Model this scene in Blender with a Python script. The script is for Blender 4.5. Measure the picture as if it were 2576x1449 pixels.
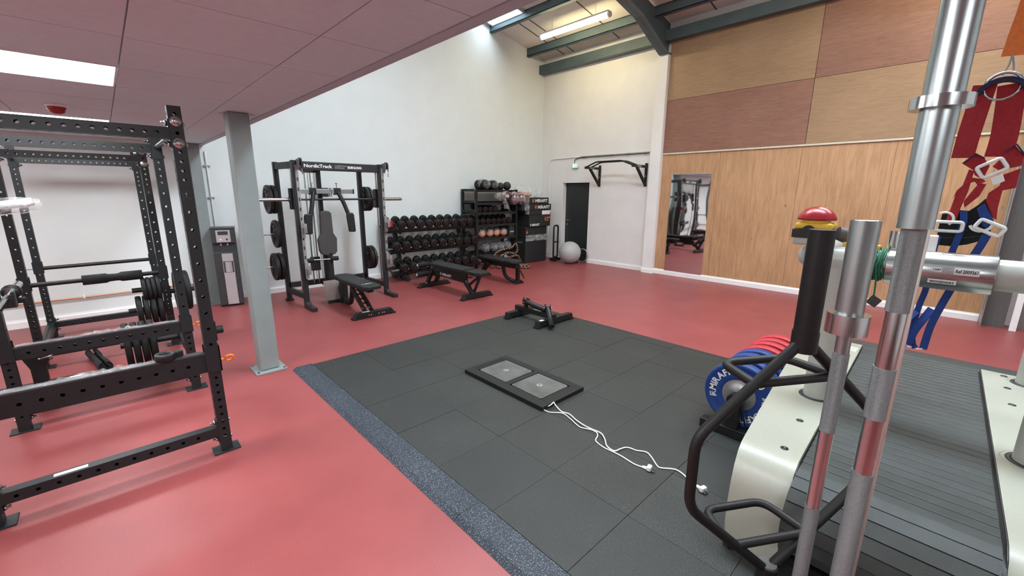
import bpy, math, random
from mathutils import Vector as V, Matrix
for o in list(bpy.data.objects): bpy.data.objects.remove(o)
SC = bpy.context.scene
COL = SC.collection
R = random.Random(11)
PI = math.pi

# ---------------------------------------------------------------- camera
cd = bpy.data.cameras.new('camera'); cam = bpy.data.objects.new('camera', cd); COL.objects.link(cam)
cd.sensor_width = 36.0; cd.lens = 1066.8 * 36.0 / 2576.0; cd.clip_start = 0.02; cd.clip_end = 100
cy, sy = math.cos(-0.7591484), math.sin(-0.7591484); cp, sp = math.cos(0.2215006), math.sin(0.2215006)
cr, sr = math.cos(-0.0060215), math.sin(-0.0060215)
fw = V((cy*cp, sy*cp, -sp)); rt = V((sy, -cy, 0)); dn = fw.cross(rt)
r2 = cr*rt + sr*dn; d2 = -sr*rt + cr*dn
W_ = lambda v: V((-v.y, v.x, v.z))
r2, d2, fw = W_(r2), W_(d2), W_(fw)
cam.matrix_world = Matrix(((r2.x, -d2.x, -fw.x, 0), (r2.y, -d2.y, -fw.y, 0), (r2.z, -d2.z, -fw.z, 1.65), (0, 0, 0, 1)))
SC.camera = cam
# ---------------------------------------------------------------- world, exposure
w = bpy.data.worlds.new('world'); SC.world = w; w.use_nodes = True
w.node_tree.nodes['Background'].inputs[0].default_value = (0.75, 0.85, 1.0, 1)
w.node_tree.nodes['Background'].inputs[1].default_value = 0.35
SC.view_settings.view_transform = 'Standard'; SC.view_settings.look = 'None'
SC.view_settings.exposure = 0.0; SC.view_settings.gamma = 1.0; SC.view_settings.use_curve_mapping = False
SC.cycles.use_denoising = True
SC.cycles.max_bounces = 10; SC.cycles.diffuse_bounces = 5; SC.cycles.transparent_max_bounces = 16
LED_POWER = 22.0
TUBE_POWER = 46.0
ADDED_SKY_POWER = 34.0

# ---------------------------------------------------------------- materials
MATS = {}
def mat(name, col, rough=0.5, metal=0.0, var=0.06, scale=8.0, bump=0.0, bscale=None, spec=0.5, alpha=None, stretch=None, detail=4):
    if name in MATS: return MATS[name]
    m = bpy.data.materials.new(name); m.use_nodes = True; nt = m.node_tree; n = nt.nodes; L = nt.links
    b = n['Principled BSDF']; b.inputs['Roughness'].default_value = rough; b.inputs['Metallic'].default_value = metal
    b.inputs['Specular IOR Level'].default_value = spec
    tc = n.new('ShaderNodeTexCoord'); src = tc.outputs['Object']
    if stretch:
        mp = n.new('ShaderNodeMapping'); mp.inputs['Scale'].default_value = stretch; L.new(src, mp.inputs[0]); src = mp.outputs[0]
    nz = n.new('ShaderNodeTexNoise'); nz.inputs['Scale'].default_value = scale; nz.inputs['Detail'].default_value = detail
    L.new(src, nz.inputs['Vector'])
    rp = n.new('ShaderNodeValToRGB'); e = rp.color_ramp.elements
    e[0].position = 0.3; e[1].position = 0.7
    e[0].color = tuple(max(0, c*(1-var)) for c in col) + (1,); e[1].color = tuple(min(1, c*(1+var)) for c in col) + (1,)
    L.new(nz.outputs[0], rp.inputs[0]); L.new(rp.outputs[0], b.inputs['Base Color'])
    if bump:
        n2 = n.new('ShaderNodeTexNoise'); n2.inputs['Scale'].default_value = bscale or scale*6; n2.inputs['Detail'].default_value = 3
        L.new(src, n2.inputs['Vector'])
        bp = n.new('ShaderNodeBump'); bp.inputs['Strength'].default_value = bump; bp.inputs['Distance'].default_value = 0.01
        L.new(n2.outputs[0], bp.inputs['Height']); L.new(bp.outputs[0], b.inputs['Normal'])
    if alpha is not None: b.inputs['Alpha'].default_value = alpha
    MATS[name] = m; return m
def emit(name, col, strength):
    m = bpy.data.materials.new(name); m.use_nodes = True; nt = m.node_tree
    b = nt.nodes['Principled BSDF']; b.inputs['Base Color'].default_value = (.8, .8, .8, 1)
    b.inputs['Emission Color'].default_value = tuple(col)+(1,); b.inputs['Emission Strength'].default_value = strength
    MATS[name] = m; return m
WHITE = mat('white_wall_paint', (0.80, 0.79, 0.77), 0.75, var=0.025, scale=3, bump=0.08, bscale=60)
WHITEL = mat('white_wall_bounce_offset', (0.735, 0.785, 0.770), 0.75, var=0.02, scale=3, bump=0.08, bscale=60)  # same white paint, cooled in colour to offset the red bounce
TRIM = mat('white_gloss_paint', (0.86, 0.855, 0.84), 0.35, var=0.02)
CEIL = mat('ceiling_tile_bounce_tint', (0.60, 0.77, 0.82), 0.8, var=0.03, scale=30, bump=0.1, bscale=160)  # cool tint painted in against red floor bounce and for lamp haze
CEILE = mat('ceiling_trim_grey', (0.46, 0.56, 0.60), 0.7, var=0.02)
ROOF = mat('roof_liner_sheet', (0.72, 0.69, 0.62), 0.7, var=0.04, scale=2)
STEEL = mat('blue_grey_steel_paint', (0.075, 0.11, 0.125), 0.5, var=0.12, scale=4)
GALV = mat('light_grey_steel_paint', (0.22, 0.255, 0.25), 0.45, var=0.06, scale=6)
BLACK = mat('black_powder_coat', (0.008, 0.009, 0.0095), 0.45, var=0.2, scale=30, bump=0.03, bscale=300, spec=.4)
SLATE = mat('dark_slate_powder_coat', (0.009, 0.0125, 0.014), 0.40, var=0.15, scale=20, bump=0.03, bscale=300, spec=.45)
RUBBER = mat('black_rubber', (0.008, 0.008, 0.008), 0.62, var=0.2, scale=25, bump=0.08, bscale=120, spec=.35)
PAD = mat('black_vinyl_pad', (0.012, 0.0135, 0.0135), 0.5, var=0.12, scale=40, bump=0.06, bscale=250, spec=.4)
FOAM = mat('black_foam', (0.011, 0.012, 0.013), 0.75, var=0.1, scale=40, spec=.35)
CHROME = mat('chrome', (0.50, 0.54, 0.54), 0.16, 1.0, var=0.04)
SATIN = mat('satin_steel', (0.36, 0.40, 0.40), 0.30, 1.0, var=0.06, scale=3, stretch=(60, 60, 1))
KNURL = mat('knurled_steel', (0.25, 0.29, 0.29), 0.45, 1.0, var=0.12, scale=300, bump=0.5, bscale=900)
GREYM = mat('grey_metal', (0.36, 0.36, 0.36), 0.38, 0.7, var=0.06)
PLYU = None
ORANGE = mat('orange_plastic', (0.85, 0.20, 0.03), 0.4)
REDP = mat('red_plastic', (0.30, 0.010, 0.016), 0.3)
YEL = mat('yellow_plastic', (0.75, 0.50, 0.04), 0.4)
WPRINT = mat('white_print', (0.82, 0.82, 0.80), 0.5, var=0.01)
OPRINT = mat('orange_print', (0.80, 0.20, 0.05), 0.5, var=0.02)
GPRINT = mat('grey_print', (0.35, 0.34, 0.34), 0.5, var=0.02)
DPRINT = mat('dark_print', (0.03, 0.03, 0.03), 0.5)
LABEL = mat('white_label', (0.80, 0.80, 0.78), 0.45, var=0.02)
CREAM = mat('cream_enamel', (0.37, 0.378, 0.31), 0.35, var=0.03, scale=60, bump=0.03, bscale=200)
WENAM = mat('white_enamel_tube', (0.40, 0.41, 0.37), 0.30, var=0.02)
BLUEP = mat('blue_bumper_rubber', (0.008, 0.045, 0.22), 0.5, var=0.1, scale=40, bump=0.04)
REDB = mat('red_bumper_rubber', (0.48, 0.025, 0.04), 0.5, var=0.1, scale=40, bump=0.04)
WEBR = mat('red_webbing', (0.36, 0.012, 0.02), 0.7, var=0.15, scale=60, bump=0.3, bscale=700)
WEBB = mat('blue_webbing', (0.01, 0.045, 0.24), 0.7, var=0.15, scale=60, bump=0.3, bscale=700)
WEBN = mat('navy_webbing', (0.015, 0.015, 0.06), 0.7, var=0.15, scale=60)
WEBO = mat('orange_webbing', (0.80, 0.20, 0.04), 0.7, var=0.1, scale=60)
GREEN = mat('green_cord', (0.01, 0.12, 0.06), 0.6, var=0.15)
CABLEW = mat('white_cable', (0.80, 0.79, 0.74), 0.45, var=0.02)
COPPER = mat('copper_pipe', (0.62, 0.30, 0.18), 0.35, 0.9)
BALLG = mat('grey_vinyl_ball', (0.42, 0.42, 0.41), 0.38, var=0.03)
DOORM = mat('charcoal_door_laminate', (0.022, 0.026, 0.027), 0.5, var=0.08)
RIMR = mat('dark_red_rim_print', (0.10, 0.035, 0.03), 0.5, var=0.1)
ORB = mat('orange_rubber', (0.75, 0.22, 0.09), 0.5, var=0.1)
REDBR = mat('faded_red_rubber', (0.5, 0.12, 0.10), 0.55, var=0.1)
BEIGE = mat('brown_grey_plate', (0.30, 0.25, 0.23), 0.45, 0.3, var=0.06)
ROPE_O = ORANGE
def plastic_film():
    m = bpy.data.materials.new('clear_plastic_film'); m.use_nodes = True; nt = m.node_tree; n = nt.nodes; L = nt.links
    b = n['Principled BSDF']; b.inputs['Base Color'].default_value = (.86, .87, .88, 1); b.inputs['Roughness'].default_value = .18
    tc = n.new('ShaderNodeTexCoord'); nz = n.new('ShaderNodeTexNoise'); nz.inputs['Scale'].default_value = 14; nz.inputs['Detail'].default_value = 5
    L.new(tc.outputs['Object'], nz.inputs['Vector'])
    rp = n.new('ShaderNodeMapRange'); rp.inputs[1].default_value = .35; rp.inputs[2].default_value = .75; rp.inputs[3].default_value = .05; rp.inputs[4].default_value = .42
    L.new(nz.outputs[0], rp.inputs[0]); L.new(rp.outputs[0], b.inputs['Alpha'])
    n2 = n.new('ShaderNodeTexNoise'); n2.inputs['Scale'].default_value = 30
    L.new(tc.outputs['Object'], n2.inputs['Vector'])
    bp = n.new('ShaderNodeBump'); bp.inputs['Strength'].default_value = .9; bp.inputs['Distance'].default_value = .02
    L.new(n2.outputs[0], bp.inputs['Height']); L.new(bp.outputs[0], b.inputs['Normal'])
    MATS['film'] = m; return m
FILM = plastic_film()
def brushed_floor():
    m = bpy.data.materials.new('red_rubber_flooring'); m.use_nodes = True; nt = m.node_tree; n = nt.nodes; L = nt.links
    b = n['Principled BSDF']; tc = n.new('ShaderNodeTexCoord')
    def noise(s, d=4, sc=None):
        z = n.new('ShaderNodeTexNoise'); z.inputs['Scale'].default_value = s; z.inputs['Detail'].default_value = d
        if sc:
            mp = n.new('ShaderNodeMapping'); mp.inputs['Scale'].default_value = sc; mp.inputs['Rotation'].default_value = (0, 0, .5)
            L.new(tc.outputs['Object'], mp.inputs[0]); L.new(mp.outputs[0], z.inputs['Vector'])
        else: L.new(tc.outputs['Object'], z.inputs['Vector'])
        return z
    n1, n2, n3 = noise(2.2), noise(160, 2), noise(5, 3, (1, 14, 1))
    rp = n.new('ShaderNodeValToRGB'); e = rp.color_ramp.elements; e[0].position = .3; e[1].position = .72
    e[0].color = (.235, .047, .047, 1); e[1].color = (.29, .063, .063, 1); L.new(n1.outputs[0], rp.inputs[0])
    mx = n.new('ShaderNodeMixRGB'); mx.blend_type = 'OVERLAY'; mx.inputs[0].default_value = .28
    L.new(rp.outputs[0], mx.inputs[1]); L.new(n2.outputs[0], mx.inputs[2])
    sc = n.new('ShaderNodeMapRange'); sc.inputs[1].default_value = .74; sc.inputs[2].default_value = .80; sc.inputs[3].default_value = 0; sc.inputs[4].default_value = .25
    L.new(n3.outputs[0], sc.inputs[0])
    m2 = n.new('ShaderNodeMixRGB'); m2.inputs[2].default_value = (.40, .16, .16, 1); L.new(sc.outputs[0], m2.inputs[0]); L.new(mx.outputs[0], m2.inputs[1])
    L.new(m2.outputs[0], b.inputs['Base Color'])
    b.inputs['Roughness'].default_value = .42; b.inputs['Specular IOR Level'].default_value = .5
    bp = n.new('ShaderNodeBump'); bp.inputs['Strength'].default_value = .12; bp.inputs['Distance'].default_value = .004
    L.new(n2.outputs[0], bp.inputs['Height']); L.new(bp.outputs[0], b.inputs['Normal'])
    return m
REDFLOOR = brushed_floor()
def tile_mat(name, base, fleck, amt, seam=False):
    m = bpy.data.materials.new(name); m.use_nodes = True; nt = m.node_tree; n = nt.nodes; L = nt.links
    b = n['Principled BSDF']; tc = n.new('ShaderNodeTexCoord'); b.inputs['Roughness'].default_value = .62
    vo = n.new('ShaderNodeTexNoise'); vo.inputs['Scale'].default_value = 190; vo.inputs['Detail'].default_value = 1
    L.new(tc.outputs['Object'], vo.inputs['Vector'])
    big = n.new('ShaderNodeTexNoise'); big.inputs['Scale'].default_value = 2.0; big.inputs['Detail'].default_value = 5; L.new(tc.outputs['Object'], big.inputs['Vector'])
    at = n.new('ShaderNodeAttribute'); at.attribute_name = 'tone'
    add = n.new('ShaderNodeMath'); add.operation = 'MULTIPLY_ADD'; add.inputs[1].default_value = .14
    L.new(big.outputs[0], add.inputs[0]); L.new(vo.outputs[0], add.inputs[2])
    ad2 = n.new('ShaderNodeMath'); ad2.operation = 'MULTIPLY_ADD'; ad2.inputs[1].default_value = .12; L.new(at.outputs['Fac'], ad2.inputs[0]); L.new(add.outputs[0], ad2.inputs[2])
    mr = n.new('ShaderNodeMapRange'); mr.inputs[1].default_value = amt; mr.inputs[2].default_value = amt+.06; L.new(ad2.outputs[0], mr.inputs[0])
    mx = n.new('ShaderNodeMixRGB'); mx.inputs[1].default_value = base+(1,); mx.inputs[2].default_value = fleck+(1,); L.new(mr.outputs[0], mx.inputs[0])
    m2 = n.new('ShaderNodeMixRGB'); m2.blend_type = 'MULTIPLY'; m2.inputs[0].default_value = .5
    r2_ = n.new('ShaderNodeMapRange'); r2_.inputs[1].default_value = .3; r2_.inputs[2].default_value = .7; r2_.inputs[3].default_value = .75; r2_.inputs[4].default_value = 1.25
    L.new(big.outputs[0], r2_.inputs[0]); L.new(mx.outputs[0], m2.inputs[1]); L.new(r2_.outputs[0], m2.inputs[2])
    L.new(m2.outputs[0], b.inputs['Base Color'])
    bp = n.new('ShaderNodeBump'); bp.inputs['Strength'].default_value = .2; bp.inputs['Distance'].default_value = .003
    L.new(vo.outputs[0], bp.inputs['Height']); L.new(bp.outputs[0], b.inputs['Normal'])
    return m
TILE = tile_mat('black_rubber_tile', (.018, .0195, .0175), (.054, .058, .052), .70)
EDGE = tile_mat('blue_fleck_rubber_edge', (.012, .017, .024), (.17, .21, .27), .66)
def ply(name, c0, c1, sc, vert):
    m = bpy.data.materials.new(name); m.use_nodes = True; nt = m.node_tree; n = nt.nodes; L = nt.links
    b = n['Principled BSDF']; b.inputs['Roughness'].default_value = .55; tc = n.new('ShaderNodeTexCoord')
    mp = n.new('ShaderNodeMapping'); mp.inputs['Scale'].default_value = (1, 9, .7) if vert else (1, .8, 11); L.new(tc.outputs['Object'], mp.inputs[0])
    nz = n.new('ShaderNodeTexNoise'); nz.inputs['Scale'].default_value = sc; nz.inputs['Detail'].default_value = 8; nz.inputs['Distortion'].default_value = 1.2; L.new(mp.outputs[0], nz.inputs['Vector'])
    nb = n.new('ShaderNodeTexNoise'); nb.inputs['Scale'].default_value = 1.3; nb.inputs['Detail'].default_value = 3; L.new(tc.outputs['Object'], nb.inputs['Vector'])
    mm = n.new('ShaderNodeMath'); mm.operation = 'MULTIPLY_ADD'; mm.inputs[1].default_value = .55; L.new(nb.outputs[0], mm.inputs[0]); L.new(nz.outputs[0], mm.inputs[2])
    rp = n.new('ShaderNodeValToRGB'); e = rp.color_ramp.elements; e[0].position = .5; e[1].position = 1.05
    e[0].color = c0+(1,); e[1].color = c1+(1,); L.new(mm.outputs[0], rp.inputs[0])
    mk = n.new('ShaderNodeMapping'); mk.inputs['Scale'].default_value = (1, 3.2, 1.4) if vert else (1, 1.4, 3.2); L.new(tc.outputs['Object'], mk.inputs[0])
    vo = n.new('ShaderNodeTexVoronoi'); vo.inputs['Scale'].default_value = 1.3; L.new(mk.outputs[0], vo.inputs['Vector'])
    mr = n.new('ShaderNodeMapRange'); mr.inputs[1].default_value = .025; mr.inputs[2].default_value = .07; mr.inputs[3].default_value = .75 if vert else 0; mr.inputs[4].default_value = 0
    L.new(vo.outputs['Distance'], mr.inputs[0])
    mx = n.new('ShaderNodeMixRGB'); mx.inputs[2].default_value = (.13, .07, .03, 1); L.new(mr.outputs[0], mx.inputs[0]); L.new(rp.outputs[0], mx.inputs[1])
    L.new(mx.outputs[0], b.inputs['Base Color']); return m
PLY_L = ply('birch_plywood', (.36, .195, .095), (.55, .33, .175), 3.0, True)
PLY_A = ply('red_brown_plywood', (.20, .088, .058), (.30, .150, .105), 6.0, False)
PLY_B = ply('tan_plywood', (.26, .155, .085), (.37, .235, .135), 6.0, False)
def mirror_mat():
    m = bpy.data.materials.new('mirror_sheet'); m.use_nodes = True; nt = m.node_tree; n = nt.nodes; L = nt.links
    b = n['Principled BSDF']; b.inputs['Metallic'].default_value = 1; b.inputs['Roughness'].default_value = .03; b.inputs['Base Color'].default_value = (.86, .87, .88, 1)
    tc = n.new('ShaderNodeTexCoord'); nz = n.new('ShaderNodeTexNoise'); nz.inputs['Scale'].default_value = 1.6; nz.inputs['Detail'].default_value = 0
    L.new(tc.outputs['Object'], nz.inputs['Vector']); bp = n.new('ShaderNodeBump'); bp.inputs['Strength'].default_value = .14; bp.inputs['Distance'].default_value = .03
    L.new(nz.outputs[0], bp.inputs['Height']); L.new(bp.outputs[0], b.inputs['Normal']); return m
MIRROR = mirror_mat()
EM_LED = emit('led_panel_light', (0.93, 0.97, 1.0), LED_POWER)
EM_TUBE = emit('batten_diffuser_light', (1.0, 0.86, 0.50), TUBE_POWER)
EM_SKY_ADDED = emit('added_roof_daylight', (0.80, 0.90, 1.0), ADDED_SKY_POWER)  # glow of the added, unseen skylights
EM_SKY1 = emit('small_roof_daylight', (0.72, 0.88, 1.0), 11.0)
EM_EXIT = emit('exit_sign_green', (0.05, 0.55, 0.30), .5)
EM_EXW = emit('exit_sign_white', (0.7, 1.0, 0.85), .7)

# ---------------------------------------------------------------- mesh helpers
def root_matrix(o):
    m = Matrix.Identity(4)
    while o is not None:
        m = o.matrix_basis @ m; o = o.parent
    return m
def ortho(a, hint=None):
    a = V(a).normalized(); h = V(hint) if hint is not None else (V((0, 0, 1)) if abs(a.z) < .95 else V((1, 0, 0)))
    u = (h - a*h.dot(a)).normalized(); return u, a.cross(u)
class MB:
    def __init__(s): s.v = []; s.f = []; s.sm = []; s.mi = []; s.k = 0
    def add(s, vs, fs, smooth=False):
        b = len(s.v); s.v += [V(p) for p in vs]
        for f in fs: s.f.append([b+i for i in f]); s.sm.append(smooth); s.mi.append(s.k)
        return s
    def m(s, k): s.k = k; return s
    def obox(s, c, a, b, d):
        c, a, b, d = V(c), V(a), V(b), V(d)
        p = [c-a-b-d, c+a-b-d, c+a+b-d, c-a+b-d, c-a-b+d, c+a-b+d, c+a+b+d, c-a+b+d]
        f = [[0, 3, 2, 1], [4, 5, 6, 7], [0, 1, 5, 4], [1, 2, 6, 5], [2, 3, 7, 6], [3, 0, 4, 7]]
        if a.cross(b).dot(d) < 0: f = [x[::-1] for x in f]
        return s.add(p, f)
    def box(s, x0, y0, z0, x1, y1, z1):
        return s.obox(((x0+x1)/2, (y0+y1)/2, (z0+z1)/2), ((x1-x0)/2, 0, 0), (0, (y1-y0)/2, 0), (0, 0, (z1-z0)/2))
    def beam(s, p0, p1, w, h, up=None):
        p0, p1 = V(p0), V(p1); a = (p1-p0); u, t = ortho(a, up)
        return s.obox((p0+p1)/2, a/2, t*(w/2), u*(h/2))
    def cyl(s, p0, p1, r, r1=None, seg=16, cap=True):
        p0, p1 = V(p0), V(p1); u, t = ortho(p1-p0); r1 = r if r1 is None else r1
        P = []
        for p, q in ((p0, r), (p1, r1)):
            for i in range(seg): a = 2*PI*i/seg; P.append(p + u*math.cos(a)*q + t*math.sin(a)*q)
        s.add(P, [[i, (i+1) % seg, seg+(i+1) % seg, seg+i] for i in range(seg)], True)
        if cap: s.add(P, [list(range(seg))[::-1], list(range(seg, 2*seg))])
        return s
    def lathe(s, prof, o, ax, seg=20, cap=False, close=False):
        o = V(o); ax = V(ax).normalized(); u, t = ortho(ax); n = len(prof); P = []
        for (r, h) in prof:
            for i in range(seg): a = 2*PI*i/seg; P.append(o + ax*h + (u*math.cos(a)+t*math.sin(a))*max(r, 1e-5))
        F = []
        for j in range(n if close else n-1):
            k = (j+1) % n
            for i in range(seg): i2 = (i+1) % seg; F.append([j*seg+i, j*seg+i2, k*seg+i2, k*seg+i])
        s.add(P, F, True)
        if cap: s.add(P, [list(range(seg))[::-1], list(range((n-1)*seg, n*seg))])
        return s
    def tube(s, pts, r, seg=8, cap=True, closed=False, ry=None, hint=None):
        pts = [V(p) for p in pts]; n = len(pts); P = []; u = None
        rs = r if isinstance(r, (list, tuple)) else [r]*n
        for i in range(n):
            if closed: d = pts[(i+1) % n]-pts[i-1]
            else: d = pts[min(i+1, n-1)]-pts[max(i-1, 0)]
            d.normalize()
            if u is None: u, t = ortho(d, hint)
            else:
                u = (u-d*u.dot(d)); u.normalize(); t = d.cross(u)
            for k in range(seg):
                a = 2*PI*k/seg; P.append(pts[i]+u*math.cos(a)*rs[i]+t*math.sin(a)*(ry if ry else rs[i]))
        F = []
        for j in range(n if closed else n-1):
            q = (j+1) % n
            for k in range(seg): k2 = (k+1) % seg; F.append([j*seg+k, j*seg+k2, q*seg+k2, q*seg+k])
        s.add(P, F, True)
        if cap and not closed: s.add(P, [list(range(seg))[::-1], list(range((n-1)*seg, n*seg))])
        return s
    def ribbon(s, pts, w, th, side):
        "flat strap: width w along side vectors, thickness th"
        pts = [V(p) for p in pts]; n = len(pts); P = []
        for i in range(n):
            d = (pts[min(i+1, n-1)]-pts[max(i-1, 0)]).normalized(); sd = V(side[i] if isinstance(side, list) else side)
            sd = (sd-d*sd.dot(d)).normalized(); nn = d.cross(sd)
            ww = w[i] if isinstance(w, list) else w
            P += [pts[i]-sd*ww/2-nn*th/2, pts[i]+sd*ww/2-nn*th/2, pts[i]+sd*ww/2+nn*th/2, pts[i]-sd*ww/2+nn*th/2]
        F = []
        for j in range(n-1):
            for k in range(4): k2 = (k+1) % 4; F.append([j*4+k, j*4+k2, (j+1)*4+k2, (j+1)*4+k])
        F += [[3, 2, 1, 0], [4*n-4, 4*n-3, 4*n-2, 4*n-1]]
        return s.add(P, F)
    def prism(s, poly, o, u, v, d):
        "2D polygon (a,b) in axes u,v extruded along vector d"
        o, u, v, d = V(o), V(u), V(v), V(d); n = len(poly)
        A = [o+u*a+v*b for a, b in poly]; P = A+[p+d for p in A]
        area = sum(poly[i][0]*poly[(i+1) % n][1]-poly[(i+1) % n][0]*poly[i][1] for i in range(n))
        F = [list(range(n))[::-1], list(range(n, 2*n))]+[[i, (i+1) % n, n+(i+1) % n, n+i] for i in range(n)]
        if (area > 0) != (u.cross(v).dot(d) > 0): F = [f[::-1] for f in F]
        return s.add(P, F)
    def ball(s, c, r, seg=20, rings=12, sc=(1, 1, 1), jit=0, rnd=None):
        c = V(c); P = []; F = []
        for j in range(rings+1):
            th = PI*j/rings
            for i in range(seg):
                a = 2*PI*i/seg; q = 1+(rnd.uniform(-jit, jit) if jit else 0)
                P.append(c+V((math.sin(th)*math.cos(a)*sc[0], math.sin(th)*math.sin(a)*sc[1], math.cos(th)*sc[2]))*r*q)
        for j in range(rings):
            for i in range(seg): i2 = (i+1) % seg; F.append([j*seg+i, (j+1)*seg+i, (j+1)*seg+i2, j*seg+i2])
        return s.add(P, F, True)
    def perf(s, p0, p1, w, h, holes_u=(), holes_v=(), up=None, r=.009, cap=True):
        "hollow rectangular tube; holes_u on the +-up faces, holes_v on the side faces (distances along the axis)"
        p0, p1 = V(p0), V(p1); a = (p1-p0); Ln = a.length; a.normalize(); u, t = ortho(a, up)
        def strip(nrm, tan, off, hw, holes):
            o = p0+nrm*off; hh = min(hw, .022); cuts = [0.0]
            hs = [q for q in sorted(holes) if hh < q < Ln-hh]
            def quad(l0, l1):
                if l1-l0 > 1e-5:
                    s.add([o-tan*hw+a*l0, o+tan*hw+a*l0, o+tan*hw+a*l1, o-tan*hw+a*l1], [[0, 1, 2, 3]] if tan.cross(a).dot(nrm) > 0 else [[3, 2, 1, 0]])
            prev = 0
            for q in hs:
                quad(prev, q-hh); prev = q+hh
                B = [(hw, 0), (hw, hh), (0, hh), (-hw, hh), (-hw, 0), (-hw, -hh), (0, -hh), (hw, -hh)]
                O = [(r*math.cos(k*PI/4), r*math.sin(k*PI/4)) for k in range(8)]
                P = [o+tan*x+a*(q+y) for x, y in B]+[o+tan*x+a*(q+y) for x, y in O]+[o-nrm*.003+tan*x+a*(q+y) for x, y in O]
                F = [[i, (i+1) % 8, 8+(i+1) % 8, 8+i] for i in range(8)]
                F += [[8+i, 8+(i+1) % 8, 16+(i+1) % 8, 16+i] for i in range(8)]
                s.add(P, F if tan.cross(a).dot(nrm) > 0 else [f[::-1] for f in F])
            quad(prev, Ln)
        strip(u, t, h/2, w/2, holes_u); strip(-u, t, h/2, w/2, holes_u)
        strip(t, u, w/2, h/2, holes_v); strip(-t, u, w/2, h/2, holes_v)
        if cap:
            for q, sg in ((p0, -1), (p1, 1)):
                P = [q-t*w/2-u*h/2, q+t*w/2-u*h/2, q+t*w/2+u*h/2, q-t*w/2+u*h/2]
                s.add(P, [[0, 1, 2, 3]] if (V(P[1])-P[0]).cross(V(P[3])-P[0]).dot(a)*sg > 0 else [[3, 2, 1, 0]])
        return s
    def build(s, name, mats, parent=None, bevel=0, seg=2, loc=None, sub=0, solid=0):
        me = bpy.data.meshes.new(name)
        off = V(loc) if loc is not None else V((0, 0, 0))
        if parent is not None:
            inv = root_matrix(parent).inverted(); vs = [inv @ p for p in s.v]
        else: vs = [p-off for p in s.v]
        me.from_pydata([tuple(p) for p in vs], [], s.f)
        me.polygons.foreach_set('use_smooth', s.sm); me.polygons.foreach_set('material_index', s.mi)
        for m_ in (mats if isinstance(mats, (list, tuple)) else [mats]): me.materials.append(m_)
        me.update()
        o = bpy.data.objects.new(name, me); COL.objects.link(o)
        if parent is not None: o.parent = parent
        else: o.location = off
        if bevel:
            b = o.modifiers.new('bevel', 'BEVEL'); b.width = bevel; b.segments = seg; b.limit_method = 'ANGLE'; b.angle_limit = .6; b.harden_normals = False
        if sub:
            b = o.modifiers.new('sub', 'SUBSURF'); b.levels = sub; b.render_levels = sub
        if solid:
            b = o.modifiers.new('solid', 'SOLIDIFY'); b.thickness = solid
        return o
def tag(o, label=None, cat=None, group=None, kind=None):
    if label: o['label'] = label
    if cat: o['category'] = cat
    if group: o['group'] = group
    if kind: o['kind'] = kind
    return o
def thing(name, label, cat, loc=(0, 0, 0), rz=0, group=None):
    o = bpy.data.objects.new(name, None); COL.objects.link(o); o.location = loc; o.rotation_euler = (0, 0, rz)
    o.empty_display_size = .1
    return tag(o, label, cat, group)
def struct(o): o['kind'] = 'structure'; return o
def kids(o): return [c for c in bpy.data.objects if c.parent == o]
def copy_tree(o, label=None, loc=None, rz=None, parent=None):
    c = o.copy(); COL.objects.link(c)
    if parent is not None: c.parent = parent
    for ch in o.children: copy_tree(ch, parent=c)
    if label: c['label'] = label
    if loc is not None: c.location = loc
    if rz is not None: c.rotation_euler = (0, 0, rz)
    return c
def arc(c, u, v, r, a0, a1, n): return [V(c)+V(u)*r*math.cos(a0+(a1-a0)*i/n)+V(v)*r*math.sin(a0+(a1-a0)*i/n) for i in range(n+1)]
def fillet(pts, r, n=4):
    "polyline with rounded corners"
    pts = [V(p) for p in pts]; out = [pts[0]]
    for i in range(1, len(pts)-1):
        a, b, c = pts[i-1], pts[i], pts[i+1]; d0 = (a-b); d1 = (c-b); q = min(r, d0.length*.45, d1.length*.45)
        s0 = b+d0.normalized()*q; s1 = b+d1.normalized()*q
        for k in range(n+1):
            t = k/n; out.append(s0*(1-t)**2+b*2*t*(1-t)+s1*t*t)
    return out+[pts[-1]]
def spline(pts, n=8):
    pts = [V(p) for p in pts]; P = [pts[0]*2-pts[1]]+pts+[pts[-1]*2-pts[-2]]; out = []
    for i in range(1, len(P)-2):
        for k in range(n):
            t = k/n; a, b, c, d = P[i-1:i+3]
            out.append(.5*((2*b)+(c-a)*t+(2*a-5*b+4*c-d)*t*t+(3*b-a-3*c+d)*t**3))
    return out+[pts[-1]]
# lettering meshes, made once
GL = {}
def glyphs(txt, bold=0.02, shear=0.0, sp=1.0):
    key = (txt, bold, shear, sp)
    if key in GL: return GL[key]
    cu = bpy.data.curves.new('t', 'FONT'); cu.body = txt; cu.size = 1; cu.offset = bold; cu.shear = shear; cu.space_character = sp; cu.resolution_u = 2
    ob = bpy.data.objects.new('t', cu); COL.objects.link(ob); dg = bpy.context.evaluated_depsgraph_get(); dg.update()
    me = bpy.data.meshes.new_from_object(ob.evaluated_get(dg))
    vs = [tuple(v.co) for v in me.vertices]; fs = [list(p.vertices) for p in me.polygons]
    bpy.data.objects.remove(ob); bpy.data.curves.remove(cu); bpy.data.meshes.remove(me)
    xs = [v[0] for v in vs] or [0]; ys = [v[1] for v in vs] or [0]
    GL[key] = (vs, fs, min(xs), max(xs), min(ys), max(ys)); return GL[key]
for t_ in ('MIRAFIT', 'NordicTrack', 'E8200', 'COMPETITION', 'SERIES', '12"', '10', '5', '9', 'Ref 2009361', '1587', 'WOODWAY', '6', '20'): glyphs(t_, .03); glyphs(t_, .03, .2)
for t_ in 'MIRAFIT0123456789': glyphs(t_, .03); glyphs(t_, .015)
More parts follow.
